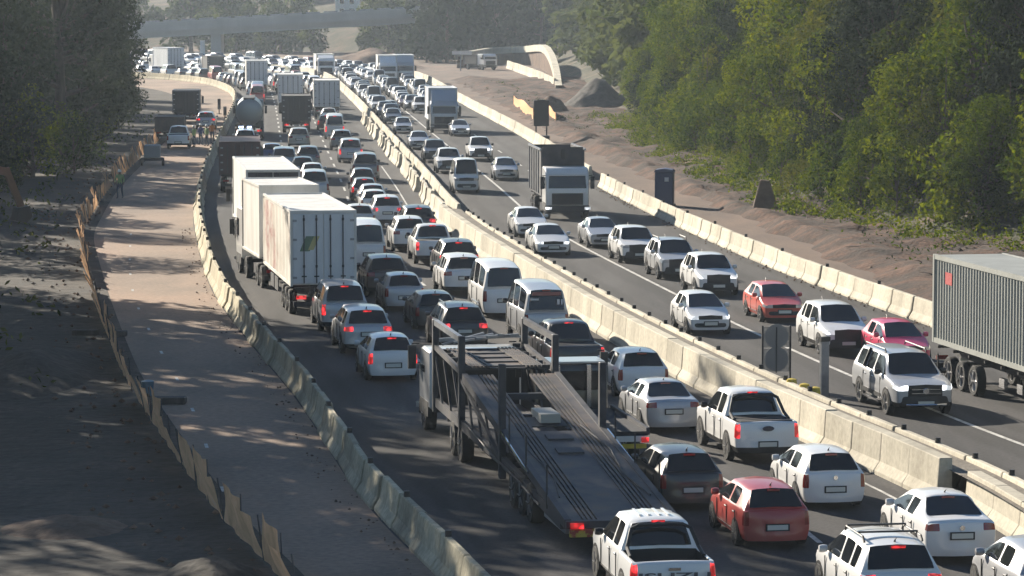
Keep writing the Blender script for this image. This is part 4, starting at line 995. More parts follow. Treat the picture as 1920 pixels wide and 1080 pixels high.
chassis(r, 0, 7.2, 1.2, axle=(1.3, 2.6), lit=False); MB().b2((-0.1, 6.85, 3.3), (0.1, 6.95, 3.9)).build('canopy_post', M_dark, r)
# oncoming goods lorry further back
for q, lb, c, zt in (((833, 250), 'oncoming lilac grey lorry with a tall box over its cab', 'silver', 4.0), ((728, 158), 'far oncoming pale lorry, first of two abreast', 'white', 3.9), ((760, 157), 'far oncoming pale lorry on the shoulder side of its twin', 'silver', 3.9), ((612, 146), 'small far lorry with dark cab before the bend wall', 'white', 3.4)):
    h = heading_in(G(*q)); r, p = lorry('goods_lorry', lb, q, h, 'front', 9.4); note(p, -h, 9.5)
    cab(r, 7.2, c, H=2.9); boxbody(r, 0, 7.0, 1.2, zt, m=M_white if c == 'white' else M_door); chassis(r, 0, 7.2, 1.2, axle=(1.4, 2.7), lit=False)
    a = MB(); a.prism([(7.3, 2.9), (8.9, 2.9), (7.4, zt - 0.1)], 'x', -1.1, 1.1); a.build('wind_deflector', PAINT[c], r)
# container lorry at the frame edge
ct = empty('container_lorry', (13.95 + 1.25, 111.5, 0), 0); tag(ct, 'lorry carrying a green grey corrugated container at the edge of the road', 'truck')
h = Vector((0.185, -0.983, 0)); ct.rotation_euler = (0, 0, rz_of(h)); note(Vector((15.2, 111.5, 0)), h, 17)
M_cont = nmat('container_paint', [(0.3, (0.26, 0.27, 0.25)), (0.7, (0.36, 0.37, 0.345))], 0.8, 0.55, 6, (1, 1, 0.3), space='object')
z0, z1, Lc = 1.32, 4.22, 12.2
a = MB()
for s in (1, -1):
    pitch = 0.28; v = []; y = 0.12; pts = []
    while y < Lc - 0.14:
        pts += [(0.0, y), (0.0, y + 0.08), (-0.045, y + 0.14), (-0.045, y + 0.22)]; y += pitch
    for d, yy in pts:
        for z in (z0 + 0.14, z1 - 0.1): v.append((s * (1.2 + d), yy, z))
    a.add(v, [(2 * i, 2 * i + 1, 2 * i + 3, 2 * i + 2) for i in range(len(pts) - 1)])
a.build('side_wall', M_cont, ct)
a = MB()
for s in (1, -1):
    for z in (z0 + 0.08, z1 - 0.05): a.b2((s * 1.19 - 0.04, 0, z - 0.08), (s * 1.19 + 0.04, Lc, z + 0.08))
    for y in (0.07, Lc - 0.07): a.b2((s * 1.19 - 0.05, y - 0.07, z0), (s * 1.19 + 0.05, y + 0.07, z1))
for y in (0.05, Lc - 0.05): a.b2((-1.15, y - 0.03, z0 + 0.05), (1.15, y + 0.03, z1 - 0.04))
a.build('corner_frame', M_cont, ct)
MB().b2((-1.16, 0.1, z1 - 0.06), (1.16, Lc - 0.1, z1 + 0.005)).build('roof', M_cont, ct)
MB().add([(1.212, 1.25, 3.35), (1.212, 1.95, 3.35), (1.212, 1.95, 3.75), (1.212, 1.25, 3.75)], [(0, 1, 2, 3)]).build('side_emblem', mat('emblem_red', (0.42, 0.05, 0.05), 0.6), ct)
chassis(ct, 0, 13.0, 1.3, axle=(1.7, 3.0, 4.3), lit=False); cab(ct, 13.4, 'white'); axles(ct, (11.6,), 2.5)
for y in (6.5, 8.2, 9.8): MB().b2((1.0, y, 0.55), (1.12, y + 0.5, 0.85)).build('side_marker', M_chrome, ct)

# ------------------------------------------------------------------ cars and vans, nearest first:  px, py of the near end on the road, kind, colour, lamps lit, label, extras
A = [
 (1262, 1150, 'pickup', 'white', 1, 'white double-cab pickup with maker lettering on its tailgate, behind the transporter', ['isuzu', 'rollbar', 'roofribs']),
 (1693, 1172, 'suv', 'white', 1, 'white off-roader with black roof bars at the front of the picture', ['rails', 'crossbars']),
 (1985, 1165, 'hatchback', 'silver', 0, 'silver hatchback cut off by the lower corner of the frame', []),
 (1803, 1060, 'sedan', 'white', 0, 'white saloon with a dazzling sunlit flank beside the low median', ['badge']),
 (1456, 1030, 'hatchback', 'red', 0, 'dull red hatchback in tree shade behind the white off-roader', []),
 (1567, 958, 'hatchback', 'white', 0, 'white hatchback beside the median with dark tail lamps', ['badge']),
 (1298, 958, 'hatchback', 'black', 0, 'black hatchback with glossy roof beside the transporter ramp', []),
 (1440, 872, 'pickup', 'white', 1, 'white double-cab pickup with black roll bar and oval tailgate badge', ['oval', 'rollbar', 'tonneau']),
 (1263, 814, 'sedan', 'silver', 0, 'silver saloon next to the recovery truck', []),
 (1208, 748, 'hatchback', 'white', 0, 'small white hatchback in front of the silver saloon', []),
 (1084, 715, 'pickup', 'black', 1, 'black double-cab pickup with three red lamps lit', ['tonneau']),
 (1026, 646, 'minibus', 'silver', 0, 'silver minibus with stickers on its rear window', ['stickers']),
 (946, 598, 'minibus', 'white', 0, 'white minibus just ahead of the silver one', []),
 (872, 556, 'suv', 'white', 0, 'white car ahead of the white minibus', []),
 (862, 521, 'suv', 'black', 1, 'black car beside the shadowed start of the median wall', []),
 (818, 498, 'pickup', 'white', 1, 'white pickup with one bright tail lamp by the sunlit wall end', ['tonneau']),
 (770, 473, 'suv', 'white', 0, 'white car just behind the black one with the red roof lamp', []),
 (786, 448, 'suv', 'black', 1, 'black car with white sky on its roof at the start of the tall wall', []),
 (727, 426, 'suv', 'white', 1, 'white off-roader with its high red lamp lit, middle of the jam', []),
 (738, 717, 'hatchback', 'white', 1, 'white hatchback directly ahead of the transporter cab', []),
 (691, 666, 'suv', 'silver', 1, 'silver crossover with red lamps lit, next ahead of the white hatchback', []),
 (648, 624, 'people_carrier', 'silver', 1, 'silver people carrier right behind the double trailer', []),
 (872, 661, 'suv', 'black', 1, 'black off-roader with pale roof rails ahead of the transporter', ['rails']),
 (820, 620, 'hatchback', 'black', 0, 'black hatchback beside the silver crossover', []),
 (760, 584, 'hatchback', 'silver', 0, 'silver hatchback alongside the back of the double trailer', []),
 (728, 558, 'suv', 'brown', 0, 'brown grey off-roader alongside the double trailer doors', []),
 (692, 508, 'minibus', 'white', 0, 'white minibus half hidden by the double trailer', []),
 (676, 436, 'hatchback', 'offwhite', 0, 'off-white car peeping out above the half hidden minibus', []),
 (703, 405, 'hatchback', 'white', 0, 'white hatchback close behind the silver wagon', []),
 (699, 392, 'hatchback', 'silver', 0, 'silver wagon between two small white cars', []),
 (684, 378, 'hatchback', 'black', 1, 'dark hatchback with one red lamp in the median lane', []),
 (681, 360, 'hatchback', 'black', 0, 'dark car with white roof edge behind the grey wagon', []),
 (686, 341, 'people_carrier', 'grey', 0, 'grey wagon with square rear window', []),
 (658, 306, 'people_carrier', 'silver', 1, 'silver van with two bright red lamps', []),
 (590, 378, 'people_carrier', 'silver', 0, 'silver van level with the white box lorry roof', []),
 (586, 346, 'hatchback', 'white', 0, 'white roofed car ahead of the silver van', []),
 (568, 336, 'hatchback', 'black', 0, 'dark car tucked behind the box lorry corner', []),
 (578, 319, 'suv', 'grey', 0, 'dark grey car with bright roof line behind the pale van', []),
 (533, 325, 'people_carrier', 'silver', 0, 'pale van half sunk behind the box lorry roof', []),
 (510, 305, 'hatchback', 'blue', 0, 'bluish car beside the blue-light vehicle', []),
 (460, 282, 'suv', 'silver', 0, 'silver patrol car with a row of blue-white beacons on its roof', ['lightbar']),
 (561, 279, 'suv', 'beige', 0, 'greenish beige off-roader behind the dark covered lorry', []),
 (641, 283, 'suv', 'grey', 0, 'grey car ahead of the van with bright lamps', []),
 (628, 262, 'minibus', 'offwhite', 1, 'off-white minibus near the far median', []),
 (612, 245, 'hatchback', 'maroon', 1, 'maroon car with a single glowing lamp', []),
 (617, 230, 'hatchback', 'white', 0, 'white car just behind the lilac box lorry', []),
]
B = [
 (1735, 784, 'canopy_pickup', 'silver', 1, 'silver pickup with a canopy and lit curved headlamps, nearest oncoming vehicle', ['canopy_seam', 'rails', 'sidestep', 'nudge', 'roundbadge', 'stripe']),
 (1708, 690, 'hatchback', 'pink', 0, 'crimson pink hatchback half hidden behind the canopy pickup', []),
 (1590, 668, 'suv', 'white', 1, 'white oncoming crossover with angular lit headlamps', []),
 (1471, 606, 'hatchback', 'orange', 0, 'bright red hatchback in the oncoming lanes', []),
 (1333, 630, 'hatchback', 'white', 1, 'white oncoming hatchback closest to the median wall', []),
 (1349, 557, 'suv', 'white', 1, 'white oncoming off-roader with stacked lamps lit', []),
 (1276, 526, 'suv', 'silver', 0, 'silver oncoming crossover with pale roof rails', ['rails']),
 (1201, 495, 'suv', 'white', 0, 'white oncoming crossover fourth behind the red hatchback', []),
 (1136, 466, 'sedan', 'silver', 0, 'silver oncoming saloon behind the row of crossovers', []),
 (1038, 481, 'sedan', 'white', 1, 'white oncoming saloon with one bright headlamp by the median', []),
 (998, 446, 'sedan', 'white', 0, 'white oncoming saloon beside the tipper lorry', []),
 (875, 363, 'minibus', 'white', 0, 'white oncoming minibus hugging the median', []),
 (950, 339, 'hatchback', 'silver', 0, 'small silver oncoming car behind the tipper lorry', []),
 (902, 303, 'pickup', 'white', 1, 'white oncoming pickup with both headlamps lit', []),
 (843, 326, 'suv', 'white', 0, 'white oncoming crossover right behind the minibus', []),
 (817, 306, 'suv', 'black', 0, 'dark oncoming off-roader next to the white crossover', []),
 (787, 281, 'sedan', 'silver', 0, 'silver oncoming saloon behind the dark off-roader', []),
 (864, 256, 'sedan', 'silver', 1, 'silver oncoming saloon with lamps lit under the lorry front', []),
 (757, 251, 'hatchback', 'silver', 0, 'silver oncoming hatchback beside the far median', []),
 (738, 233, 'hatchback', 'grey', 0, 'grey oncoming hatchback behind the silver one', []),
 (733, 216, 'sedan', 'white', 0, 'white oncoming saloon in the far queue', []),
 (791, 213, 'suv', 'white', 0, 'white oncoming crossover beside the tall lilac lorry', []),
]
def is_pickup(k): return 'pickup' if 'pickup' in k else {'minibus': 'minibus', 'people_carrier': 'van', 'hatchback': 'car', 'sedan': 'car', 'suv': 'car'}[k]
NAMES = {'hatchback': 'hatchback_car', 'sedan': 'saloon_car', 'suv': 'crossover_car', 'people_carrier': 'people_carrier', 'minibus': 'minibus', 'pickup': 'pickup_truck', 'canopy_pickup': 'canopy_pickup_truck'}
for lst, hd, near, grp in ((A, heading_out, 1, 'outbound traffic queue'), (B, heading_in, -1, 'oncoming traffic queue')):
    for px, py, kind, colr, lit, lb, ex in lst:
        p = G(px, py); h = hd(p); L = SPEC[kind]['L']; c = p + h * near * L / 2
        lod = 0 if py > 420 else 1
        car(NAMES[kind], kind, lod, colr, c, h, lb, is_pickup(kind), grp, brake=bool(lit) and near == 1, lamps=bool(lit) and near == -1, extra=ex)
        note(p, h * near, L)
# ------------------------------------------------------------------ the far jam: lanes filled bumper to bumper
rf = random.Random(11)
pal = ['white'] * 9 + ['silver'] * 5 + ['offwhite'] * 2 + ['grey'] * 3 + ['black'] * 3 + ['red', 'blue', 'maroon', 'beige']
kinds = ['hatchback'] * 5 + ['sedan'] * 4 + ['suv'] * 6 + ['minibus'] * 2 + ['pickup'] * 3 + ['people_carrier']
CN = {'white': 'white', 'offwhite': 'off-white', 'silver': 'silver', 'grey': 'grey', 'black': 'black', 'red': 'red', 'blue': 'blue', 'maroon': 'maroon', 'beige': 'beige'}
KN = {'hatchback': 'hatchback', 'sedan': 'saloon', 'suv': 'crossover', 'minibus': 'minibus', 'pickup': 'pickup', 'people_carrier': 'van'}
def fill(la, lb_, fr, d0, d1, sgn, hd, where, grp):
    d = d0
    while d < d1:
        k = rf.choice(kinds); L = SPEC[k]['L']; pa = la.at(d + L / 2); pb = lb_.at(lb_.near(pa)); q = pa * (1 - fr) + pb * fr
        q = Vector((q[0] + rf.uniform(-0.25, 0.25), q[1], 0)); h = hd(q)
        ok = all((q.x - x) ** 2 + (q.y - y) ** 2 > 11.5 for x, y in placed)
        if ok:
            c = rf.choice(pal)
            car(NAMES[k], k, 2, c, q, h, 'tiny %s %s in the far %s' % (CN[c], KN[k], where), is_pickup(k), grp, brake=sgn > 0 and rf.random() < 0.12, lamps=sgn < 0 and rf.random() < 0.2)
            note(q - h * L / 2, h, L); d += L + rf.uniform(1.6, 4.5)
        else: d += 2.0
da = ML.near(G(640, 200)); de = ML.L - 12
for fr in (0.17, 0.47, 0.78): fill(ML, LB, fr, da + rf.uniform(-25, 10), de, 1, heading_out, 'outbound jam before the bend', 'far outbound jam')
da = ML.near(G(665, 222))
for fr in (0.24, 0.50, 0.74): fill(ML, RB, fr, da + rf.uniform(-10, 15), de, -1, heading_in, 'oncoming jam before the bend', 'far oncoming jam')
# ------------------------------------------------------------------ trees: trunk with limbs, crown of leaf-sized faces
LEAF = leafmat('leaf_green', (0.008, 0.020, 0.003), (0.042, 0.076, 0.007), (0.145, 0.18, 0.018))
LEAF2 = leafmat('leaf_olive', (0.010, 0.018, 0.005), (0.036, 0.056, 0.010), (0.12, 0.13, 0.022))
LEAF_Y = leafmat('leaf_yellowgreen', (0.030, 0.050, 0.006), (0.066, 0.105, 0.012), (0.17, 0.20, 0.022))
LEAF_D = leafmat('leaf_dark', (0.012, 0.022, 0.010), (0.024, 0.038, 0.016), (0.042, 0.058, 0.024), 0.1)  # dark species; on bank and bridge-end trees shade is put into the colour
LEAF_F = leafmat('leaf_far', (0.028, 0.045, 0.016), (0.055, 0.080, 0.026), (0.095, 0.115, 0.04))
def leaves_mesh(name, centres, radii, per, leaf, seed, m, up=0.35):
    g = np.random.default_rng(seed); P = []; D = []
    for c, r in zip(centres, radii):
        n = int(per * (r ** 2))
        d = g.normal(size=(n, 3)); d /= np.linalg.norm(d, axis=1)[:, None]
        P.append(np.array(c) + d * (r * g.uniform(0.55, 1.0, n) ** 0.6)[:, None] * np.array([1, 1, 0.8])); D.append(d)
    P = np.concatenate(P); D = np.concatenate(D); n = len(P)
    nrm = g.normal(size=(n, 3)) * 0.75 + D * 0.9; nrm[:, 2] += up; nrm /= np.linalg.norm(nrm, axis=1)[:, None]
    a = g.normal(size=(n, 3)); u = np.cross(nrm, a); u /= np.linalg.norm(u, axis=1)[:, None]; v = np.cross(nrm, u)
    sz = leaf * g.uniform(0.55, 1.35, n)[:, None]
    q = np.stack([P - u * sz, P + v * sz * 0.45 + nrm * sz * 0.12, P + u * sz, P - v * sz * 0.45 + nrm * sz * 0.12], 1).reshape(-1, 3)
    me = bpy.data.meshes.new(name); me.vertices.add(4 * n); me.vertices.foreach_set('co', q.astype(np.float32).ravel())
    me.loops.add(4 * n); me.loops.foreach_set('vertex_index', np.arange(4 * n, dtype=np.int32))
    me.polygons.add(n); me.polygons.foreach_set('loop_start', np.arange(0, 4 * n, 4, dtype=np.int32))
    at = me.attributes.new('shade', 'FLOAT', 'FACE'); at.data.foreach_set('value', g.uniform(0, 1, n).astype(np.float32))
    me.materials.append(m); me.update(calc_edges=True)
    return me
def tree_proto(seed, h, rx, base, nc, per, leaf, m, lean=0.0, sparse=1.0, cr=None):
    g = np.random.default_rng(seed); cs = []; rs = []
    for i in range(nc):
        t = (i + 0.5) / nc; z = base + (h - base) * t
        rad = rx * math.sin(math.pi * min(0.97, 0.18 + 0.80 * t)) ** 0.7
        an = g.uniform(0, 2 * math.pi); rr = rad * math.sqrt(g.uniform(0.15, 1.0)) * 0.85
        cs.append((rr * math.cos(an) + lean * t, rr * math.sin(an), z + g.normal() * 0.3)); rs.append((cr or rx * 0.34) * g.uniform(0.65, 1.25))
    crown = leaves_mesh('crown', cs, rs, per, leaf, seed + 1, m)
    a = MB(); r0 = 0.028 * h
    top = (lean * 0.6, 0, base + (h - base) * 0.72)
    a.tube([(0, 0, -0.6), (0.05, 0.03, h * 0.15), (lean * 0.25, 0.1, base + (h - base) * 0.3), top], [r0 * 1.25, r0, r0 * 0.7, r0 * 0.25], 7)
    for i in range(0, nc, max(1, nc // 14)):
        c = Vector(cs[i]); s = Vector((lean * 0.2, 0.05, max(h * 0.12, min(c.z - 1.0, base + (h - base) * 0.45))))
        a.tube([s, s.lerp(c, 0.5) + Vector((0, 0, -0.2)), c], [r0 * 0.45, r0 * 0.3, r0 * 0.1], 5)
    return a.mesh('trunk', M_bark, smooth=60), crown
TP = [tree_proto(21 + i, hh, rx, b, nc, 190, lf, m, ln, cr=c) for i, (hh, rx, b, nc, lf, m, ln, c) in enumerate([
    (9.5, 4.0, 0.8, 26, 0.145, LEAF, 0.6, 1.35), (11.5, 4.6, 2.6, 24, 0.15, LEAF2, -0.9, 1.5), (7.5, 3.6, 0.3, 20, 0.135, LEAF, 0.4, 1.3), (12.0, 4.8, 3.4, 26, 0.155, LEAF2, 1.2, 1.55), (8.8, 4.2, 0.6, 24, 0.15, LEAF, -0.5, 1.45)])]
BU = [tree_proto(61 + i, hh, rx, 0.3, nc, 170, lf, m, 0, cr=c) for i, (hh, rx, nc, lf, m, c) in enumerate([(3.4, 1.9, 14, 0.13, LEAF, 0.8), (2.4, 1.5, 10, 0.12, LEAF2, 0.65), (4.4, 2.1, 15, 0.14, LEAF, 0.9)])]
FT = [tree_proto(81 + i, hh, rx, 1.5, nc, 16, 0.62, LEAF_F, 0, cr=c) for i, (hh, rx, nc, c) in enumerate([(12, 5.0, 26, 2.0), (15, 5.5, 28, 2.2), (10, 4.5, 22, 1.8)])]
TT = [tree_proto(101 + i, hh, rx, b, nc, 30, 0.36, LEAF, ln, cr=c) for i, (hh, rx, b, nc, ln, c) in enumerate([(24, 5.0, 7, 40, 0.5, 1.8), (27, 5.5, 9, 44, -0.6, 1.9), (20, 4.6, 4, 38, 0.3, 1.7)])]
def tree(protos, k, p, sc, rz, label, group, name='broadleaf_tree', cat='tree', m=None):
    t, c = protos[k]; root = empty(name, p, rz); root.scale = (sc * rt.uniform(0.88, 1.15), sc, sc * rt.uniform(0.92, 1.08))
    link('trunk', t, root); link('crown', c, root, mat=m)
    return tag(root, label, cat, group)
rt = random.Random(77)
def hill_h(d): return min(d * 0.42, 9 + d * 0.05)
n_front = 0
dV0, dV1 = VE.near(G(2150, 520)), VE.near(G(1180, 240))
d = dV0
while d < dV1:            # bushes along the foot of the slope
    p = VE.offset(d, rt.uniform(0.8, 2.6)); k = rt.randrange(3)
    tree(BU, k, (p[0], p[1], 0.25), rt.uniform(0.75, 1.2), rt.uniform(0, 6.28), 'leafy bush at the foot of the wooded slope', 'bushes at the foot of the slope', 'bush', 'bush')
    d += rt.uniform(2.4, 7.5)
MIX = [None, None, LEAF_Y, LEAF_D, LEAF_D, LEAF2, LEAF]
for off, step, hs in ((3.6, 5.6, 0.72), (7.4, 5.2, 0.98), (12.5, 6.4, 1.15)):
    d = dV0 - 8
    while d < dV1 + 25:
        o = off + rt.uniform(-1.2, 1.2); p = VE.offset(d, o)
        tree(TP, rt.randrange(5), (p[0], p[1], hill_h(o) - 0.3), hs * rt.uniform(0.7, 1.3), rt.uniform(0, 6.28), 'dense green tree in the wooded slope above the service track', 'trees on the wooded slope', m=rt.choice(MIX))
        d += step * rt.uniform(0.6, 1.5)
# far side: trees behind the retaining wall, round the bridge and beyond
d = dV1 + 25
while d < VE.near(G(720, 101)):
    for off in (7, 14, 24):
        o = off + rt.uniform(-3, 3); p = VE.offset(d + rt.uniform(-3, 3), o)
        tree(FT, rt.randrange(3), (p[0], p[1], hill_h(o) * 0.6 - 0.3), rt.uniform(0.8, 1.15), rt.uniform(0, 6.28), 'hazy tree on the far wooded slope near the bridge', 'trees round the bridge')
    d += 16
for i in range(36):
    px = -60 + i * 28 + rt.uniform(-8, 8); y = zb * rt.choice([1.10, 1.18, 1.3]) + rt.uniform(-8, 8)
    if 590 < px < 705: y = zb * 1.32
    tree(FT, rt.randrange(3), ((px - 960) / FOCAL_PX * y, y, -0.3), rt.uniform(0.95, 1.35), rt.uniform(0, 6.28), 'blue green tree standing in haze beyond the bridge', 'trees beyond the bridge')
for i in range(16):
    px = 425 + i * 23 + rt.uniform(-6, 6); y = zb * rt.uniform(1.04, 1.08) + 10
    if 612 < px < 690: continue
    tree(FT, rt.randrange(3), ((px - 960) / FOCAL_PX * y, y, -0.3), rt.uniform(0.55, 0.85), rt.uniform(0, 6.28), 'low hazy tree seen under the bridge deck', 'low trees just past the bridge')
for i in range(13):
    px = 585 + i * 12
    for o in (5, 13):
        if 618 < px < 672 and o < 10: continue
        p = VE.offset(VE.near(G(px, 100)), o + rt.uniform(-1.5, 1.5)); tree(FT, rt.randrange(3), (p[0], p[1], hill_h(o) - 0.4), rt.uniform(0.35, 0.6), rt.uniform(0, 6.28), 'small hazy tree on the bank behind the bridge', 'small trees behind the bridge')
# shaded side: dark trees over the closed lane, and tall ones nearer that throw the dappled shade
sh = [(-36, 232, 1), (-42, 246, 2), (-34, 258, 0), (-40, 270, 1), (-48, 262, 0), (-35.5, 282, 2), (-43, 292, 0), (-38, 305, 1), (-47, 312, 2), (-41, 326, 0), (-52, 330, 1), (-46, 345, 2), (-44, 360, 0), (-54, 368, 1), (-50, 385, 2), (-58, 392, 0), (-55, 408, 1), (-62, 420, 0), (-66, 440, 2), (-70, 455, 1), (-78, 470, 0), (-84, 490, 1), (-57, 300, 0), (-60, 340, 1), (-66, 380, 2), (-74, 420, 1), (-88, 460, 2), (-50, 236, 0), (-46, 280, 1)]
for x, y, k in sh:
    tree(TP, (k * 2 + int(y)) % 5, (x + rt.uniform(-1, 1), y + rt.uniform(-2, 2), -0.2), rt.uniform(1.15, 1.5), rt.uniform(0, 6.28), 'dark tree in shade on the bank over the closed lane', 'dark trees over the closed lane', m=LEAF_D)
d = FL.near(G(205, 355))
while d < FL.near(G(300, 262)) + 60:
    p = FL.offset(d, -rt.uniform(3.5, 9.0))
    tree(BU, rt.randrange(3), (p[0], p[1], -0.1), rt.uniform(0.8, 1.3), rt.uniform(0, 6.28), 'shaded bush along the netting of the closed lane', 'shaded bushes by the netting', 'bush', 'bush', LEAF_D if rt.random() < 0.6 else None)
    d += rt.uniform(4, 7)
for x, y, k, s in ((-27.5, 120, 0, 1.0), (-33, 130, 1, 1.0), (-29, 141, 2, 1.0), (-38, 146, 0, 1.1), (-31.5, 155, 1, 1.05), (-42, 160, 1, 1.1), (-25, 107, 2, 0.9), (-36, 115, 1, 1.0), (-47, 150, 2, 1.2), (-45, 135, 0, 1.1), (-52, 168, 0, 1.1)):
    tree(TT, k, (x, y, -0.3), s, rt.uniform(0, 6.28), 'tall tree beyond the frame edge shading the near lanes', 'tall shade trees')
for x, y, k in ((-33, 178, 0), (-36, 190, 2), (-34.5, 203, 4), (-38, 213, 0), (-34, 219, 2), (-41, 198, 4), (-42, 183, 0), (-31.5, 167, 2), (-37, 171, 4), (-22.5, 108, 2), (-25.5, 117, 0), (-28, 127, 4), (-29.5, 137, 2), (-31, 148, 0), (-33, 157, 4), (-21, 98, 4)):
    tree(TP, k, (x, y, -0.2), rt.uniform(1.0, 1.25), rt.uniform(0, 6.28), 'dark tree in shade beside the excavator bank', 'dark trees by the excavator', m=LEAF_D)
for px, y in ((803, 628), (818, 612), (838, 600), (862, 610), (800, 600), (828, 632), (880, 640), (905, 655), (930, 650), (960, 660), (990, 650), (1015, 640), (890, 668), (945, 680)):
    tree(FT, rt.randrange(3), ((px - 960) / FOCAL_PX * y, y, -0.3), rt.uniform(0.85, 1.1), rt.uniform(0, 6.28), 'dark far tree hiding the end of the bridge', 'far trees at the bridge end', m=LEAF_D)
for i, (x, y) in enumerate(((-43, 238), (-45, 255), (-47, 275), (-48, 298), (-58, 250), (-64, 275), (-60, 300), (-70, 318), (-66, 345), (-78, 362), (-74, 392), (-84, 410), (-88, 440), (-96, 462), (-100, 490), (-108, 512), (-55, 225), (-70, 245), (-80, 330), (-92, 385), (-104, 435))):
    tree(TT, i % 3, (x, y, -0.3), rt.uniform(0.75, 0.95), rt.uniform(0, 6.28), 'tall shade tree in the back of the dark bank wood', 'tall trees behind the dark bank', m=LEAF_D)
for i in range(34):
    d = rt.uniform(dV0, dV1); o = rt.uniform(2.0, 5.5); p = VE.offset(d, o); H_ = rt.uniform(4.5, 9.5); z0 = hill_h(o) - 0.2
    root = empty('climber', (p[0], p[1], z0)); wv = rt.uniform(-0.5, 0.5)
    MB().tube([(0, 0, 0), (wv, 0.1, H_ * 0.5), (wv * 0.4, 0.2, H_)], [0.09, 0.06, 0.03], 5).build('stem', M_bark, root)
    cs_ = [(wv * math.sin(z / H_ * 3) + rt.uniform(-0.35, 0.35), rt.uniform(-0.4, 0.4), z) for z in np.arange(0.8, H_, 0.55)]
    link('foliage', leaves_mesh('foliage', cs_, [rt.uniform(0.35, 0.7) for _ in cs_], 130, 0.13, 500 + i, rt.choice([LEAF, LEAF_Y, LEAF2])), root)
    tag(root, 'leafy climber hanging at the edge of the wooded slope', 'climber', 'climbers on the wood edge')
# ground cover on the slope
g = np.random.default_rng(9); cs = []
for i in range(1500):
    d = g.uniform(dV0 - 5, dV1 + 20); o = -1.6 + 10 * g.uniform(0, 1) ** 1.6; o += 0.8 * math.sin(d * 0.23) + 0.5 * math.sin(d * 0.61); p = VE.offset(d, o); cs.append((p[0], p[1], hill_h(max(0, o)) + 0.3))
me = leaves_mesh('undergrowth', cs, g.uniform(0.3, 1.0, len(cs)), 90, 0.115, 12, LEAF)
tag(link('undergrowth', me), 'green undergrowth covering the wooded slope', 'undergrowth', kind='stuff')
cs = []
for i in range(260):
    d = g.uniform(FL.near(G(300, 900)), FL.near(G(300, 262)) + 60); p = FL.offset(d, -g.uniform(1.5, 14)); cs.append((p[0], p[1], 0.15))
tag(link('weeds', leaves_mesh('weeds', cs, g.uniform(0.3, 0.8, len(cs)), 36, 0.16, 13, LEAF2)), 'patchy weeds on the dark bank beside the closed lane', 'weeds', kind='stuff')
# ------------------------------------------------------------------ roadside things
rp = random.Random(4)
# orange safety netting on posts, along the closed lane: every bay a thing
M_net = nmat('orange_netting', [(0.35, (0.52, 0.32, 0.18)), (0.6, (0.74, 0.46, 0.27)), (0.75, (0.60, 0.46, 0.33))], 1.2, 0.8, 6)
def thin(m, f=0.5):
    N = m.node_tree.nodes; L = m.node_tree.links; p = N['Principled BSDF']; t = N.new('ShaderNodeBsdfTranslucent'); x = N.new('ShaderNodeMixShader'); x.inputs[0].default_value = f
    L.new(p.inputs['Base Color'].links[0].from_socket, t.inputs['Color']); L.new(p.outputs[0], x.inputs[1]); L.new(t.outputs[0], x.inputs[2]); L.new(x.outputs[0], N['Material Output'].inputs['Surface'])
thin(M_net, 0.55)
d = FL.near(G(560, 1130)); dend = FL.near(G(300, 262)); k = 0
while d < dend:
    L = rp.uniform(2.6, 3.4); p, q = FL.at(d), FL.at(d + L); c = (p + q) / 2; t = q - p; t = t / np.linalg.norm(t); nx, ny = t[1], -t[0]
    if k % 13 != 12:
        root = empty('safety_netting', (c[0], c[1], 0)); n = 9; v = []; sag = rp.uniform(0.05, 0.2); ht = rp.uniform(0.95, 1.2); lean = rp.uniform(-0.45, 0.0)
        for i in range(n):
            s = i / (n - 1); pt = p + (q - p) * s - c
            for j in range(6):
                z = j / 5; top = ht - sag * 4 * s * (1 - s) * 0.8
                b = 0.035 * math.sin(i * 1.1 + j * 0.9 + k) + lean * z
                v.append((pt[0] + nx * b, pt[1] + ny * b, 0.06 + (top - 0.06) * z))
        fs = [(i * 6 + j, i * 6 + j + 1, (i + 1) * 6 + j + 1, (i + 1) * 6 + j) for i in range(n - 1) for j in range(5)]
        link('net', MB().add(v, fs).mesh('net', M_net, smooth=80), root)
        MB().tube([(p[0] - c[0], p[1] - c[1], -0.1), (p[0] - c[0] + nx * lean * 0.5, p[1] - c[1] + ny * lean * 0.5, 1.12)], 0.018, 5).build('post', M_rust, root)
        tag(root, 'bay of sagging orange netting along the closed lane', 'fence', 'orange netting bays')
    d += L; k += 1
# blocks and a small bin beside the netting
def block(px, py, w, l, hh, m, name, label, cat, rz=0):
    return tag(MB().b2((-w / 2, -l / 2, 0), (w / 2, l / 2, hh)).build(name, m, None, G(px, py), rz, bevel=0.03), label, cat)
M_timber = nmat('grey_timber', [(0.3, (0.05, 0.045, 0.04)), (0.7, (0.10, 0.09, 0.08))], 1.5, 0.9, 6, (4, 0.3, 1), space='object')
block(318, 757, 1.05, 0.5, 0.22, M_timber, 'timber_baulk', 'dark timber baulk lying on the closed lane by the blue bin', 'timber')
block(222, 630, 0.65, 0.4, 0.2, M_timber, 'timber_baulk', 'small dark baulk lying beside the netting posts', 'timber')
block(160, 628, 1.0, 0.4, 0.2, M_timber, 'timber_baulk', 'dark baulk lying on the soil outside the netting', 'timber')
a = MB(); a.lathe([(0, 0.16), (0.45, 0.20), (0.47, 0.21), (0.5, 0.12), (0.52, 0.02)], 'z', 14); tag(a.build('blue_bin', mat('bin_blue', (0.08, 0.16, 0.22), 0.5), None, G(277, 742), smooth=40), 'small blue drum beside the netting and a timber baulk', 'drum')
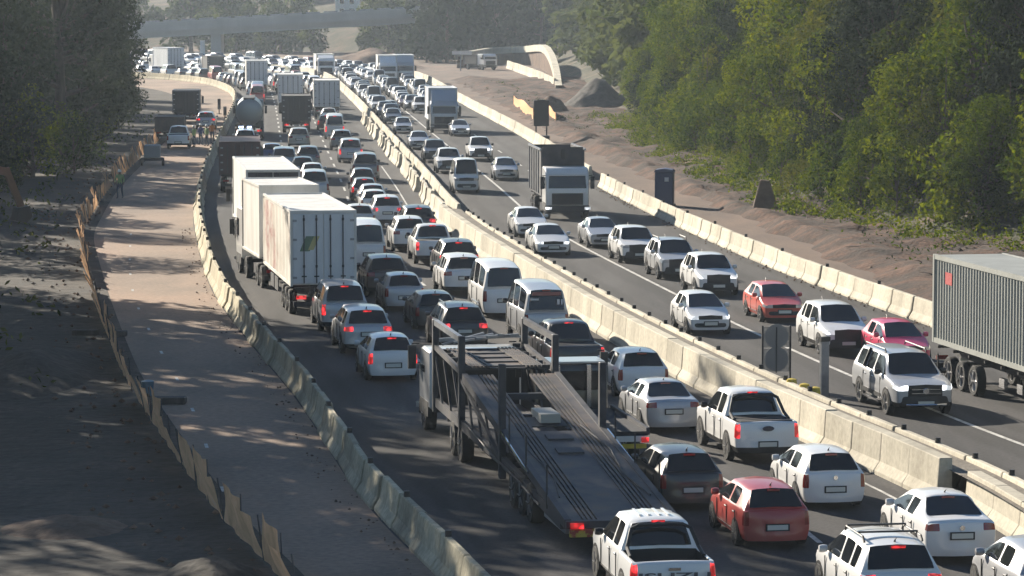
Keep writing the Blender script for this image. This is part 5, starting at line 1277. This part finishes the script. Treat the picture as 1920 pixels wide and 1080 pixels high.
# worker figures
def person(px, py, vest, trousers, pose, label, rz=0.0, name='person'):
    p = G(px, py); root = empty(name, p, rz)
    V = {'pel': (0, 0, 0.95), 'sp': (0, 0.01, 1.2), 'ch': (0, 0.02, 1.40), 'nk': (0, 0.02, 1.52), 'hd': (0, 0.04, 1.60), 'ht': (0, 0.03, 1.74),
         'rs': (0.19, 0.01, 1.43), 're': (0.25 + pose * 0.05, 0.04, 1.16), 'rw': (0.24, 0.14 + pose * 0.1, 0.95), 'rhnd': (0.24, 0.18 + pose * 0.1, 0.86),
         'ls': (-0.19, 0.01, 1.43), 'le': (-0.26, -0.02, 1.16), 'lw': (-0.27, 0.08, 0.94), 'lhnd': (-0.27, 0.11, 0.85),
         'rh': (0.10, 0, 0.90), 'rk': (0.12, 0.06 + 0.12 * pose, 0.50), 'ra': (0.12, -0.02 + 0.18 * pose, 0.08), 'rf': (0.13, 0.16 + 0.18 * pose, 0.04),
         'lh': (-0.10, 0, 0.90), 'lk': (-0.12, 0.02 - 0.05 * pose, 0.50), 'la': (-0.13, -0.06 - 0.2 * pose, 0.08), 'lf': (-0.14, 0.12 - 0.2 * pose, 0.04)}
    Rd = dict(pel=.15, sp=.145, ch=.16, nk=.06, hd=.10, ht=.085, rs=.08, ls=.08, re=.05, le=.05, rw=.035, lw=.035, rhnd=.04, lhnd=.04, rh=.10, lh=.10, rk=.065, lk=.065, ra=.045, la=.045, rf=.045, lf=.045)
    E = ['pel-sp', 'sp-ch', 'ch-nk', 'nk-hd', 'hd-ht', 'ch-rs', 'rs-re', 're-rw', 'rw-rhnd', 'ch-ls', 'ls-le', 'le-lw', 'lw-lhnd', 'pel-rh', 'rh-rk', 'rk-ra', 'ra-rf', 'pel-lh', 'lh-lk', 'lk-la', 'la-lf']
    ks = list(V); me = bpy.data.meshes.new('body'); me.from_pydata([V[k] for k in ks], [tuple(ks.index(x) for x in e.split('-')) for e in E], [])
    o = bpy.data.objects.new('tmp', me); col.objects.link(o); o.modifiers.new('k', 'SKIN'); s = o.modifiers.new('s', 'SUBSURF'); s.levels = 1
    for k, sv in zip(ks, me.skin_vertices[0].data): sv.radius = (Rd[k], Rd[k] * 0.8 if k in ('pel', 'sp', 'ch') else Rd[k]); sv.use_root = k == 'pel'
    bm_ = bpy.data.meshes.new_from_object(o.evaluated_get(bpy.context.evaluated_depsgraph_get())); bpy.data.objects.remove(o)
    bm_.materials.clear()
    for m in (mat('skin', (0.13, 0.075, 0.05), 0.6), mat('shirt_' + vest, {'green': (0.20, 0.30, 0.12), 'orange': (0.6, 0.2, 0.05), 'blue': (0.05, 0.08, 0.2)}[vest], 0.8), mat('trousers', trousers, 0.85), M_black): bm_.materials.append(m)
    for f in bm_.polygons:
        c = f.center; f.material_index = 0 if c.z > 1.50 or (abs(c.x) > 0.2 and c.z < 1.02) else (1 if c.z > 0.97 else (2 if c.z > 0.12 else 3))
    bm_.shade_smooth(); link('body', bm_, root)
    a = MB(); a.lathe([(1.66, 0.135), (1.68, 0.13), (1.74, 0.12), (1.80, 0.07), (1.815, 0.01)], 'z', 12, (0, 0.02, 0)); a.build('hard_hat', mat('hat_' + vest, (0.7, 0.68, 0.6), 0.4), root, smooth=50)
    return tag(root, label, 'person')
person(225, 372, 'green', (0.05, 0.07, 0.10), 0.6, 'worker in green vest walking along the orange netting', R(170))
person(364, 276, 'green', (0.06, 0.07, 0.10), 0.0, 'worker in green vest beside the parked white pickup', R(60))
person(376, 272, 'blue', (0.06, 0.07, 0.10), 0.3, 'worker in dark top between two green vests', R(-40))
person(388, 274, 'green', (0.05, 0.05, 0.07), 0.2, 'worker in green vest nearest the barrier reflectors', R(120))
person(398, 268, 'orange', (0.05, 0.05, 0.07), 0.2, 'worker in orange vest at the end of the group', R(200))
# parked works vehicles on the closed lane
hL = along(LB, G(333, 275))
p = G(334, 280); car('pickup_truck', 'pickup', 1, 'white', p + hL * 2.6, hL, 'white works pickup parked on the closed lane', 'pickup', 'works vehicles')
p = G(386, 243); car('crossover_car', 'suv', 1, 'silver', p + hL * 2.3, hL, 'silver works car with a red lamp parked on the closed lane', 'car', 'works vehicles', brake=True)
r, p = lorry('works_lorry', 'dark works lorry parked beneath the far barrier bend', (349, 232), hL); boxbody(r, 0, 4.5, 1.1, 3.2, m=mat('dull_blue', (0.06, 0.075, 0.10), 0.6), dm=M_tarp); chassis(r, 0, 4.5, 1.1, axle=(1.3,), lit=False); cab(r, 4.9, 'blue', H=2.8)
r, p = lorry('works_trailer', 'low dark machinery trailer parked on the closed lane', (318, 266), hL); boxbody(r, 0, 5, 0.9, 2.1, w=2.4, m=M_rust, doors=False); chassis(r, 0, 5, 0.9, axle=(2.2, 3.3), lit=False)
rl = empty('light_trailer', G(285, 312), rz_of(hL)); tag(rl, 'small grey towed generator standing on the closed lane', 'trailer')
MB().b2((-0.6, 0.1, 0.6), (0.6, 1.7, 1.55)).build('housing', mat('generator_grey', (0.22, 0.25, 0.26), 0.6), rl, bevel=0.06); MB().b2((-0.75, 0, 0.42), (0.75, 1.9, 0.58)).build('frame', M_dark, rl)
for s in (1, -1): link('wheel', wheel_mesh(0.3, 0.18)[0], rl, (s * 0.78, 0.9, 0.3))
MB().bar((0, 1.9, 0.5), (0, 3.0, 0.45), 0.08).build('drawbar', M_dark, rl)
# delineator posts by the barrier bend
for px, py, hgt, lb in ((411, 214, 1.6, 'tall black delineator post by the barrier bend'), (422, 226, 1.4, 'short black delineator post beside the taller one')):
    t = empty('delineator_post', G(px, py)); tag(t, lb, 'post'); MB().b2((-0.16, -0.05, 0.5), (0.16, 0.05, hgt)).build('panel', M_black, t); MB().b2((-0.05, -0.05, 0), (0.05, 0.04, 0.5)).build('stem', M_dark, t); MB().b2((-0.25, -0.2, 0), (0.25, 0.2, 0.06)).build('base', M_dark, t)
# excavator; its shade is put into the darkened orange
ex = empty('excavator', G(-150, 425), R(-60)); tag(ex, 'orange excavator in deep shade at the frame edge', 'excavator')
M_exc = nmat('excavator_shaded_orange', [(0.3, (0.10, 0.05, 0.025)), (0.7, (0.17, 0.085, 0.04))], 1, 0.6, space='object')
for s in (1, -1):
    a = MB(); a.prism([(-1.6, 0.25), (-1.3, 0.0), (1.3, 0.0), (1.6, 0.25), (1.6, 0.55), (1.3, 0.8), (-1.3, 0.8), (-1.6, 0.55)], 'x', s * 1.0 - 0.28, s * 1.0 + 0.28); a.build('track', M_dark, ex)
MB().b2((-1.15, -1.7, 0.95), (1.15, 1.2, 1.9)).build('engine_house', M_exc, ex, bevel=0.08); MB().b2((-1.1, 0.1, 1.9), (-0.1, 1.3, 2.9)).build('cab', M_glass, ex, bevel=0.05)
a = MB(); a.bar((0.35, 1.0, 1.6), (0.35, 3.0, 3.3), 0.35, 0.5); a.bar((0.35, 3.0, 3.3), (0.35, 5.0, 2.9), 0.35, 0.45); a.build('boom', M_exc, ex)
MB().bar((0.35, 4.9, 3.1), (0.35, 5.8, 0.9), 0.28, 0.36).build('dipper', M_exc, ex); MB().bar((0.35, 1.4, 1.5), (0.35, 3.0, 2.7), 0.12).build('ram', M_chrome, ex)
a = MB(); a.prism([(5.5, 0.9), (6.1, 1.0), (6.3, 0.4), (5.9, 0.0), (5.3, 0.2)], 'x', -0.1, 0.8); a.build('bucket', M_dark, ex)
# shallow pit edge and rubble on the shaded bank
def mound(name, px, py, w, l, hh, m, label, cat, seed, n=34):
    g = np.random.default_rng(seed); v = []; k = n
    for i in range(k):
        for j in range(k):
            x, y = (i / (k - 1) - 0.5) * 2, (j / (k - 1) - 0.5) * 2; rr = math.hypot(x, y)
            z = (max(0, 1 - rr) ** 0.9 * 0.6 + max(0, 1 - rr * rr) ** 2 * 0.4) * hh * (1 + 0.18 * vnoise(x * 3 + seed, y * 3, 1.6)) + (g.normal() * 0.018 * hh if rr < 0.95 else 0)
            v.append((x * w / 2, y * l / 2, z - 0.04))
    fs = [(i * k + j, (i + 1) * k + j, (i + 1) * k + j + 1, i * k + j + 1) for i in range(k - 1) for j in range(k - 1)]
    return tag(link(name, MB().add(v, fs).mesh(name, m, smooth=50), None, G(px, py)), label, cat)
M_grey_heap = nmat('grey_aggregate', [(0.3, (0.055, 0.05, 0.045)), (0.7, (0.11, 0.10, 0.09))], 1.5, 0.97, 8, bump=0.06, bscale=5)
mound('aggregate_heap', 1122, 205, 9.5, 11, 3.2, M_grey_heap, 'dark conical heap of aggregate below the trees', 'heap', 1)
mound('soil_heap', 1035, 215, 4.5, 6, 2.1, M_soil, 'brown soil heap behind the message board', 'heap', 2)
mound('soil_heap', 690, 128, 20, 26, 3.2, M_soil, 'far olive soil bank above the bend wall', 'heap', 3)
mound('rubble_heap', 390, 1085, 2.6, 5.0, 0.55, M_mud, 'heap of broken soil and roots below the netting', 'heap', 5)
mound('spoil_heap', 120, 990, 3.4, 4.0, 0.35, M_soil, 'low pinkish spoil scrape on the dark bank', 'heap', 6)
mound('spoil_heap', 60, 700, 5, 16, 0.8, M_mud, 'long dark spoil bank outside the netting', 'heap', 7)
# loose clods and stones
g = np.random.default_rng(3); a = MB()
ico = [(1, 0, 0), (-1, 0, 0), (0, 1, 0), (0, -1, 0), (0, 0, 1), (0, 0, -0.5)]; icf = [(0, 2, 4), (2, 1, 4), (1, 3, 4), (3, 0, 4), (2, 0, 5), (1, 2, 5), (3, 1, 5), (0, 3, 5)]
def stones(line, d0, d1, o0, o1, n, s0, s1):
    for _ in range(n):
        p = line.offset(g.uniform(d0, d1), g.uniform(o0, o1)); s = g.uniform(s0, s1) ** 1.0; q = Matrix.Rotation(g.uniform(0, 6.28), 3, 'Z')
        a.add([q @ Vector((x * s * g.uniform(0.6, 1.3), y * s * g.uniform(0.6, 1.3), z * s * g.uniform(0.5, 0.9))) + Vector((p[0], p[1], 0.05)) for x, y, z in ico], icf)
stones(RU, 5, RU.L - 15, 0.2, 4.0, 900, 0.05, 0.24); stones(VE, dV0, dV1 + 40, -3.6, 0.6, 1100, 0.03, 0.22); stones(FL, FL.near(G(500, 1070)), FL.near(G(260, 300)), -3.0, 0.4, 500, 0.03, 0.14)
stones(RB, dR - 20, dR2, 0.7, 1.3, 260, 0.03, 0.09); stones(RB, dR - 20, dR2, -0.5, 0.0, 260, 0.03, 0.08); stones(LB, 8, 130, -0.8, -0.05, 200, 0.02, 0.07)
tag(a.build('rubble', M_soil), 'loose clods and stones along the road edges', 'rubble', kind='stuff')
g = np.random.default_rng(31); a = MB()
for _ in range(110):
    p = RU.offset(g.uniform(10, RU.L - 30), g.uniform(0.5, 4.5)); an = g.uniform(0, 6.28); l = g.uniform(0.3, 1.3); q = Vector((p[0], p[1], g.uniform(0.15, 0.45))); e = q + Vector((math.cos(an) * l, math.sin(an) * l, g.uniform(-0.1, 0.35)))
    a.tube([q, q.lerp(e, 0.5) + Vector((0, 0, 0.05)), e], [0.022, 0.018, 0.01], 4)
tag(a.build('brushwood', nmat('dead_wood', [(0.3, (0.10, 0.075, 0.055)), (0.7, (0.2, 0.16, 0.12))], 2, 0.9)), 'broken sticks scattered over the cut soil', 'brushwood', kind='stuff')
cs = []
for i in range(330):
    p = RU.offset(g.uniform(5, RU.L - 20), g.uniform(1.2, 5.5)); cs.append((p[0], p[1], 0.3))
tag(link('soil_weeds', leaves_mesh('soil_weeds', cs, g.uniform(0.15, 0.55, len(cs)), 90, 0.09, 14, LEAF)), 'green weeds sprouting on the cut soil', 'weeds', kind='stuff')
# branches and logs at the wood edge
def log(px, py, L, r, ang, label, lift=0.15):
    p = G(px, py); dx, dy = math.cos(ang) * L, math.sin(ang) * L
    a = MB(); a.tube([(0, 0, lift), (dx * 0.5, dy * 0.5 + 0.2, lift + 0.18), (dx, dy, lift + 0.1)], [r, r * 0.85, r * 0.5], 7)
    tag(a.build('log', nmat('pale_wood', [(0.3, (0.22, 0.17, 0.12)), (0.7, (0.36, 0.28, 0.2))], 2, 0.85, space='object'), None, p, smooth=60), label, 'log', 'cut timber at the wood edge')
for i, (px, py, L, an) in enumerate(((1850, 492, 3.0, 0.1), (1862, 486, 3.4, 0.25), (1872, 480, 2.6, -0.1))): log(px, py, L, 0.14, an, 'pale cut log in the small pile above the container' )
log(1560, 400, 3.2, 0.08, 0.9, 'thin pale branch leaning out of the bushes', 0.4); log(1575, 408, 3.0, 0.08, 0.4, 'second fallen branch lying at the bush foot')
# portable toilet
t = empty('portable_toilet', G(1246, 386), R(-8)); tag(t, 'dark blue portable toilet behind the barriers on the service track', 'toilet'); M_pt = mat('toilet_blue', (0.035, 0.055, 0.13), 0.5)
MB().b2((-0.55, -0.55, 0.12), (0.55, 0.55, 2.05)).build('shell', M_pt, t, bevel=0.05); MB().b2((-0.62, -0.62, 0), (0.62, 0.62, 0.12)).build('base', M_dark, t)
a = MB(); a.prism([(-0.62, 2.05), (0.62, 2.05), (0.5, 2.2), (0, 2.28), (-0.5, 2.2)], 'y', -0.62, 0.62); a.build('roof', M_pt, t); dd = MB().b2((-0.40, -0.585, 0.2), (0.40, -0.545, 1.9)).build('door', M_pt, t); MB().b2((0.05, -0.6, 1.5), (0.3, -0.58, 1.75)).build('notice', mat('notice_white', (0.6, 0.6, 0.6), 0.6), dd)
for z in (0.7, 1.1, 1.5): MB().b2((-0.565, -0.4, z), (-0.55, 0.4, z + 0.04)).build('side_rib', M_pt, t)
# concrete block, brown, tapered
t = empty('tapered_block', G(1432, 400)); tag(t, 'tall brown tapered block standing at the wood edge', 'block')
v = [(-0.75, -0.5, -0.05), (0.9, -0.5, -0.05), (0.95, 0.6, -0.05), (-0.7, 0.6, -0.05), (-0.25, -0.12, 1.95), (0.32, -0.16, 1.9), (0.36, 0.2, 1.92), (-0.2, 0.22, 1.98)]
MB().add(v, [(0, 3, 2, 1), (4, 5, 6, 7), (0, 1, 5, 4), (1, 2, 6, 5), (2, 3, 7, 6), (3, 0, 4, 7)]).build('core', nmat('brown_block', [(0.3, (0.12, 0.08, 0.055)), (0.7, (0.22, 0.15, 0.10))], 1.5, 0.9, space='object', bump=0.02), t, bevel=0.06)
# variable message board seen from behind
t = empty('message_board', G(1015, 266)); tag(t, 'dark message board on two posts beside the soil heap', 'sign')
MB().b2((-0.65, -0.15, 1.35), (0.65, 0.15, 3.55)).build('board', M_dark, t, bevel=0.04)
for s in (1, -1): MB().b2((s * 0.45 - 0.06, -0.06, 0.5), (s * 0.45 + 0.06, 0.06, 1.4)).build('post', M_dark, t)
MB().b2((-0.7, -0.6, 0.15), (0.7, 0.6, 0.55)).build('trailer_base', M_rust, t); MB().b2((-0.35, -0.3, 3.55), (0.35, 0.3, 3.62)).build('solar_panel', M_glass, t)
# orange netting by the heap
for px0, py0, px1, py1 in ((963, 200, 1000, 226), (1020, 215, 1042, 234)):
    p, q = G(px0, py0), G(px1, py1); n = 10; v = []
    for i in range(n):
        s = i / (n - 1); c = p.lerp(q, s); tp = 1.25 - 0.3 * math.sin(s * 9) * 0.5
        v += [(c.x - p.x, c.y - p.y, 0.0), (c.x - p.x + 0.1 * math.sin(i), c.y - p.y, tp * 0.6), (c.x - p.x, c.y - p.y + 0.1, tp)]
    fs = [(3 * i + j, 3 * i + j + 1, 3 * i + 3 + j + 1, 3 * i + 3 + j) for i in range(n - 1) for j in range(2)]
    t = empty('safety_netting', p); link('net', MB().add(v, fs).mesh('net', mat('net_bright', (0.72, 0.36, 0.14), 0.7), smooth=80), t); tag(t, 'bright orange netting below the soil heap' if px0 < 1000 else 'short orange netting past the message board', 'fence')
    for s in (0, 1): MB().tube([((q - p) * s), (q - p) * s + Vector((0, 0, 1.4))], 0.03, 5).build('post', M_rust, t)
# retaining wall in the cutting: plan curve with a coping, soil face and a lower sunlit barrier
pts = [(856, 128, 100), (880, 124, 95), (910, 121, 86), (940, 120, 79), (965, 120, 75), (990, 122, 77), (1012, 128, 88), (1030, 140, 108), (1044, 155, 135), (1050, 170, 165)]
pl = Line([G(a_, b_) for a_, b_, _ in pts], 1.0); top = []
for a_, b_, c_ in pts:
    s_ = (b_ + 20) / CAM_H; top.append((b_ - c_) / s_)
rw = empty('retaining_wall', (pl.p[len(pl.p) // 2][0], pl.p[len(pl.p) // 2][1], 0)); tag(rw, 'curved retaining wall with pale coping in the far cutting', 'wall'); o_ = rw.location
n = 60; face = []; cop = []
for i in range(n):
    s = i / (n - 1); p = pl.at(s * pl.L); hh = max(0.7, float(np.interp(s, np.linspace(0, 1, len(top)), top))); nn = pl.offset(s * pl.L, 0.5) - p
    face += [(p[0] - o_.x, p[1] - o_.y, -0.05), (p[0] - o_.x + nn[0] * 0.6, p[1] - o_.y + nn[1] * 0.6, hh - 0.55)]
    for ox, oz in ((-0.6, hh - 1.1), (-0.6, hh), (1.2, hh), (1.2, hh - 1.1)): cop.append((p[0] - o_.x + nn[0] * ox * 1.0, p[1] - o_.y + nn[1] * ox, oz))
MB().add(face, [(2 * i, 2 * i + 1, 2 * i + 3, 2 * i + 2) for i in range(n - 1)]).build('face', M_soil, rw)
MB().add(cop, [(4 * i + j, 4 * i + (j + 1) % 4, 4 * i + 4 + (j + 1) % 4, 4 * i + 4 + j) for i in range(n - 1) for j in range(4)]).build('coping', M_conc, rw)
lw = Line([G(952, 128), G(985, 140), G(1015, 152), G(1042, 166)], 1.0); place_row('cutting_barrier', lw, 0, 0, lw.L, 4.0, mk('barrier', 4.0, 1.3, 0.3, 0.12, M_conc), 'sunlit barrier at the foot of the curved retaining wall', 'barriers in the cutting')
p = G(882, 130); h = Vector((0.5, -0.85, 0)).normalized(); r = empty('works_lorry', p, rz_of(h)); tag(r, 'white-fronted works lorry parked under the retaining wall end', 'truck'); cab(r, 4.4, 'white', H=2.6); boxbody(r, 0, 4.2, 1.0, 2.4, m=M_tarp, doors=False); chassis(r, 0, 4.4, 1.0, axle=(1.2,), lit=False)
t = empty('works_sign', G(916, 129)); tag(t, 'small white works sign by the retaining wall', 'sign'); MB().b2((-0.7, -0.04, 0.6), (0.7, 0.04, 1.9)).build('panel', mat('sign_white', (0.7, 0.7, 0.68), 0.6), t)
for s in (1, -1): MB().b2((s * 0.5 - 0.05, 0.05, 0), (s * 0.5 + 0.05, 0.12, 1.9)).build('post', M_dark, t)
t = empty('gantry_sign', G(859, 133)); tag(t, 'white board on a post at the wall end', 'sign'); MB().b2((-1.0, -0.05, 2.6), (2.2, 0.05, 3.2)).build('panel', mat('sign_white', (0.7, 0.7, 0.68), 0.6), t); MB().b2((0.3, 0.05, 0), (0.5, 0.2, 3.1)).build('post', M_galv, t)
# signs and drums in the median gap
q = G(1455, 727); t = empty('sign_board', (q.x, q.y, 0), R(6)); tag(t, 'grey back of a two-panel sign frame standing in the median', 'sign')
M_sb = mat('sign_back', (0.34, 0.33, 0.31), 0.6, 0.1)
N = M_sb.node_tree.nodes; L_ = M_sb.node_tree.links; tp = N.new('ShaderNodeBsdfTransparent'); xx = N.new('ShaderNodeMixShader'); xx.inputs[0].default_value = 0.5
L_.new(N['Principled BSDF'].outputs[0], xx.inputs[1]); L_.new(tp.outputs[0], xx.inputs[2]); L_.new(xx.outputs[0], N['Material Output'].inputs['Surface'])
for z0_, z1_ in ((0.98, 1.66), (0.18, 0.94)): MB().b2((-0.44, -0.015, z0_ + 0.35), (0.44, 0.015, z1_ + 0.35)).build('panel', M_sb, t)
for x in (-0.46, 0.46): MB().b2((x - 0.03, -0.04, 0), (x + 0.03, 0.03, 2.05)).build('post', M_dark, t)
MB().b2((-0.02, -0.05, 0.5), (0.02, -0.02, 2.0)).build('brace', M_dark, t)
for z_ in (0.95, 1.70): a = MB(); a.lathe([(-0.03, 0.40), (-0.018, 0.40)], 'y', 22, (0, 0, z_)); a.build('disc', mat('disc_grey', (0.22, 0.215, 0.21), 0.6, 0.2), t)
q = G(1545, 752); t = empty('marker_post', (q.x, q.y, 0), R(25)); tag(t, 'broad grey marker post rising behind the median barriers', 'post'); MB().b2((-0.14, -0.07, 0), (0.14, 0.07, 2.0)).build('stem', M_galv, t, bevel=0.01); MB().b2((-0.17, -0.09, 1.9), (0.17, 0.09, 2.05)).build('cap', M_dark, t)
for i, (px, py) in enumerate(((1484, 768), (1508, 778), (1528, 785))):
    q = G(px, py); a = MB(); a.lathe([(0, 0.16), (0.75, 0.16), (0.78, 0.17), (0.95, 0.15), (0.98, 0.05)], 'z', 12); tag(a.build('yellow_drum', M_yellow, None, (q.x, q.y, 0), smooth=40), ('first', 'second', 'third')[i] + ' of three yellow drums counting from the two-panel sign', 'drum', 'yellow median drums')

# ------------------------------------------------------------------ haze: the air of the place
hb = MB().b2((-420, -30, -1.2), (420, 980, 46)).build('haze', M_black); hb.data.materials.clear()
hm = bpy.data.materials.new('haze'); hm.use_nodes = True; hn = hm.node_tree; hn.nodes.remove(hn.nodes['Principled BSDF'])
pv = hn.nodes.new('ShaderNodeVolumePrincipled'); pv.inputs['Color'].default_value = (0.74, 0.86, 1.0, 1); pv.inputs['Density'].default_value = HAZE; pv.inputs['Anisotropy'].default_value = 0.45
hn.links.new(pv.outputs[0], hn.nodes['Material Output'].inputs['Volume']); hb.data.materials.append(hm)
tag(hb, 'pale sunlit haze filling the valley', 'haze', kind='stuff')
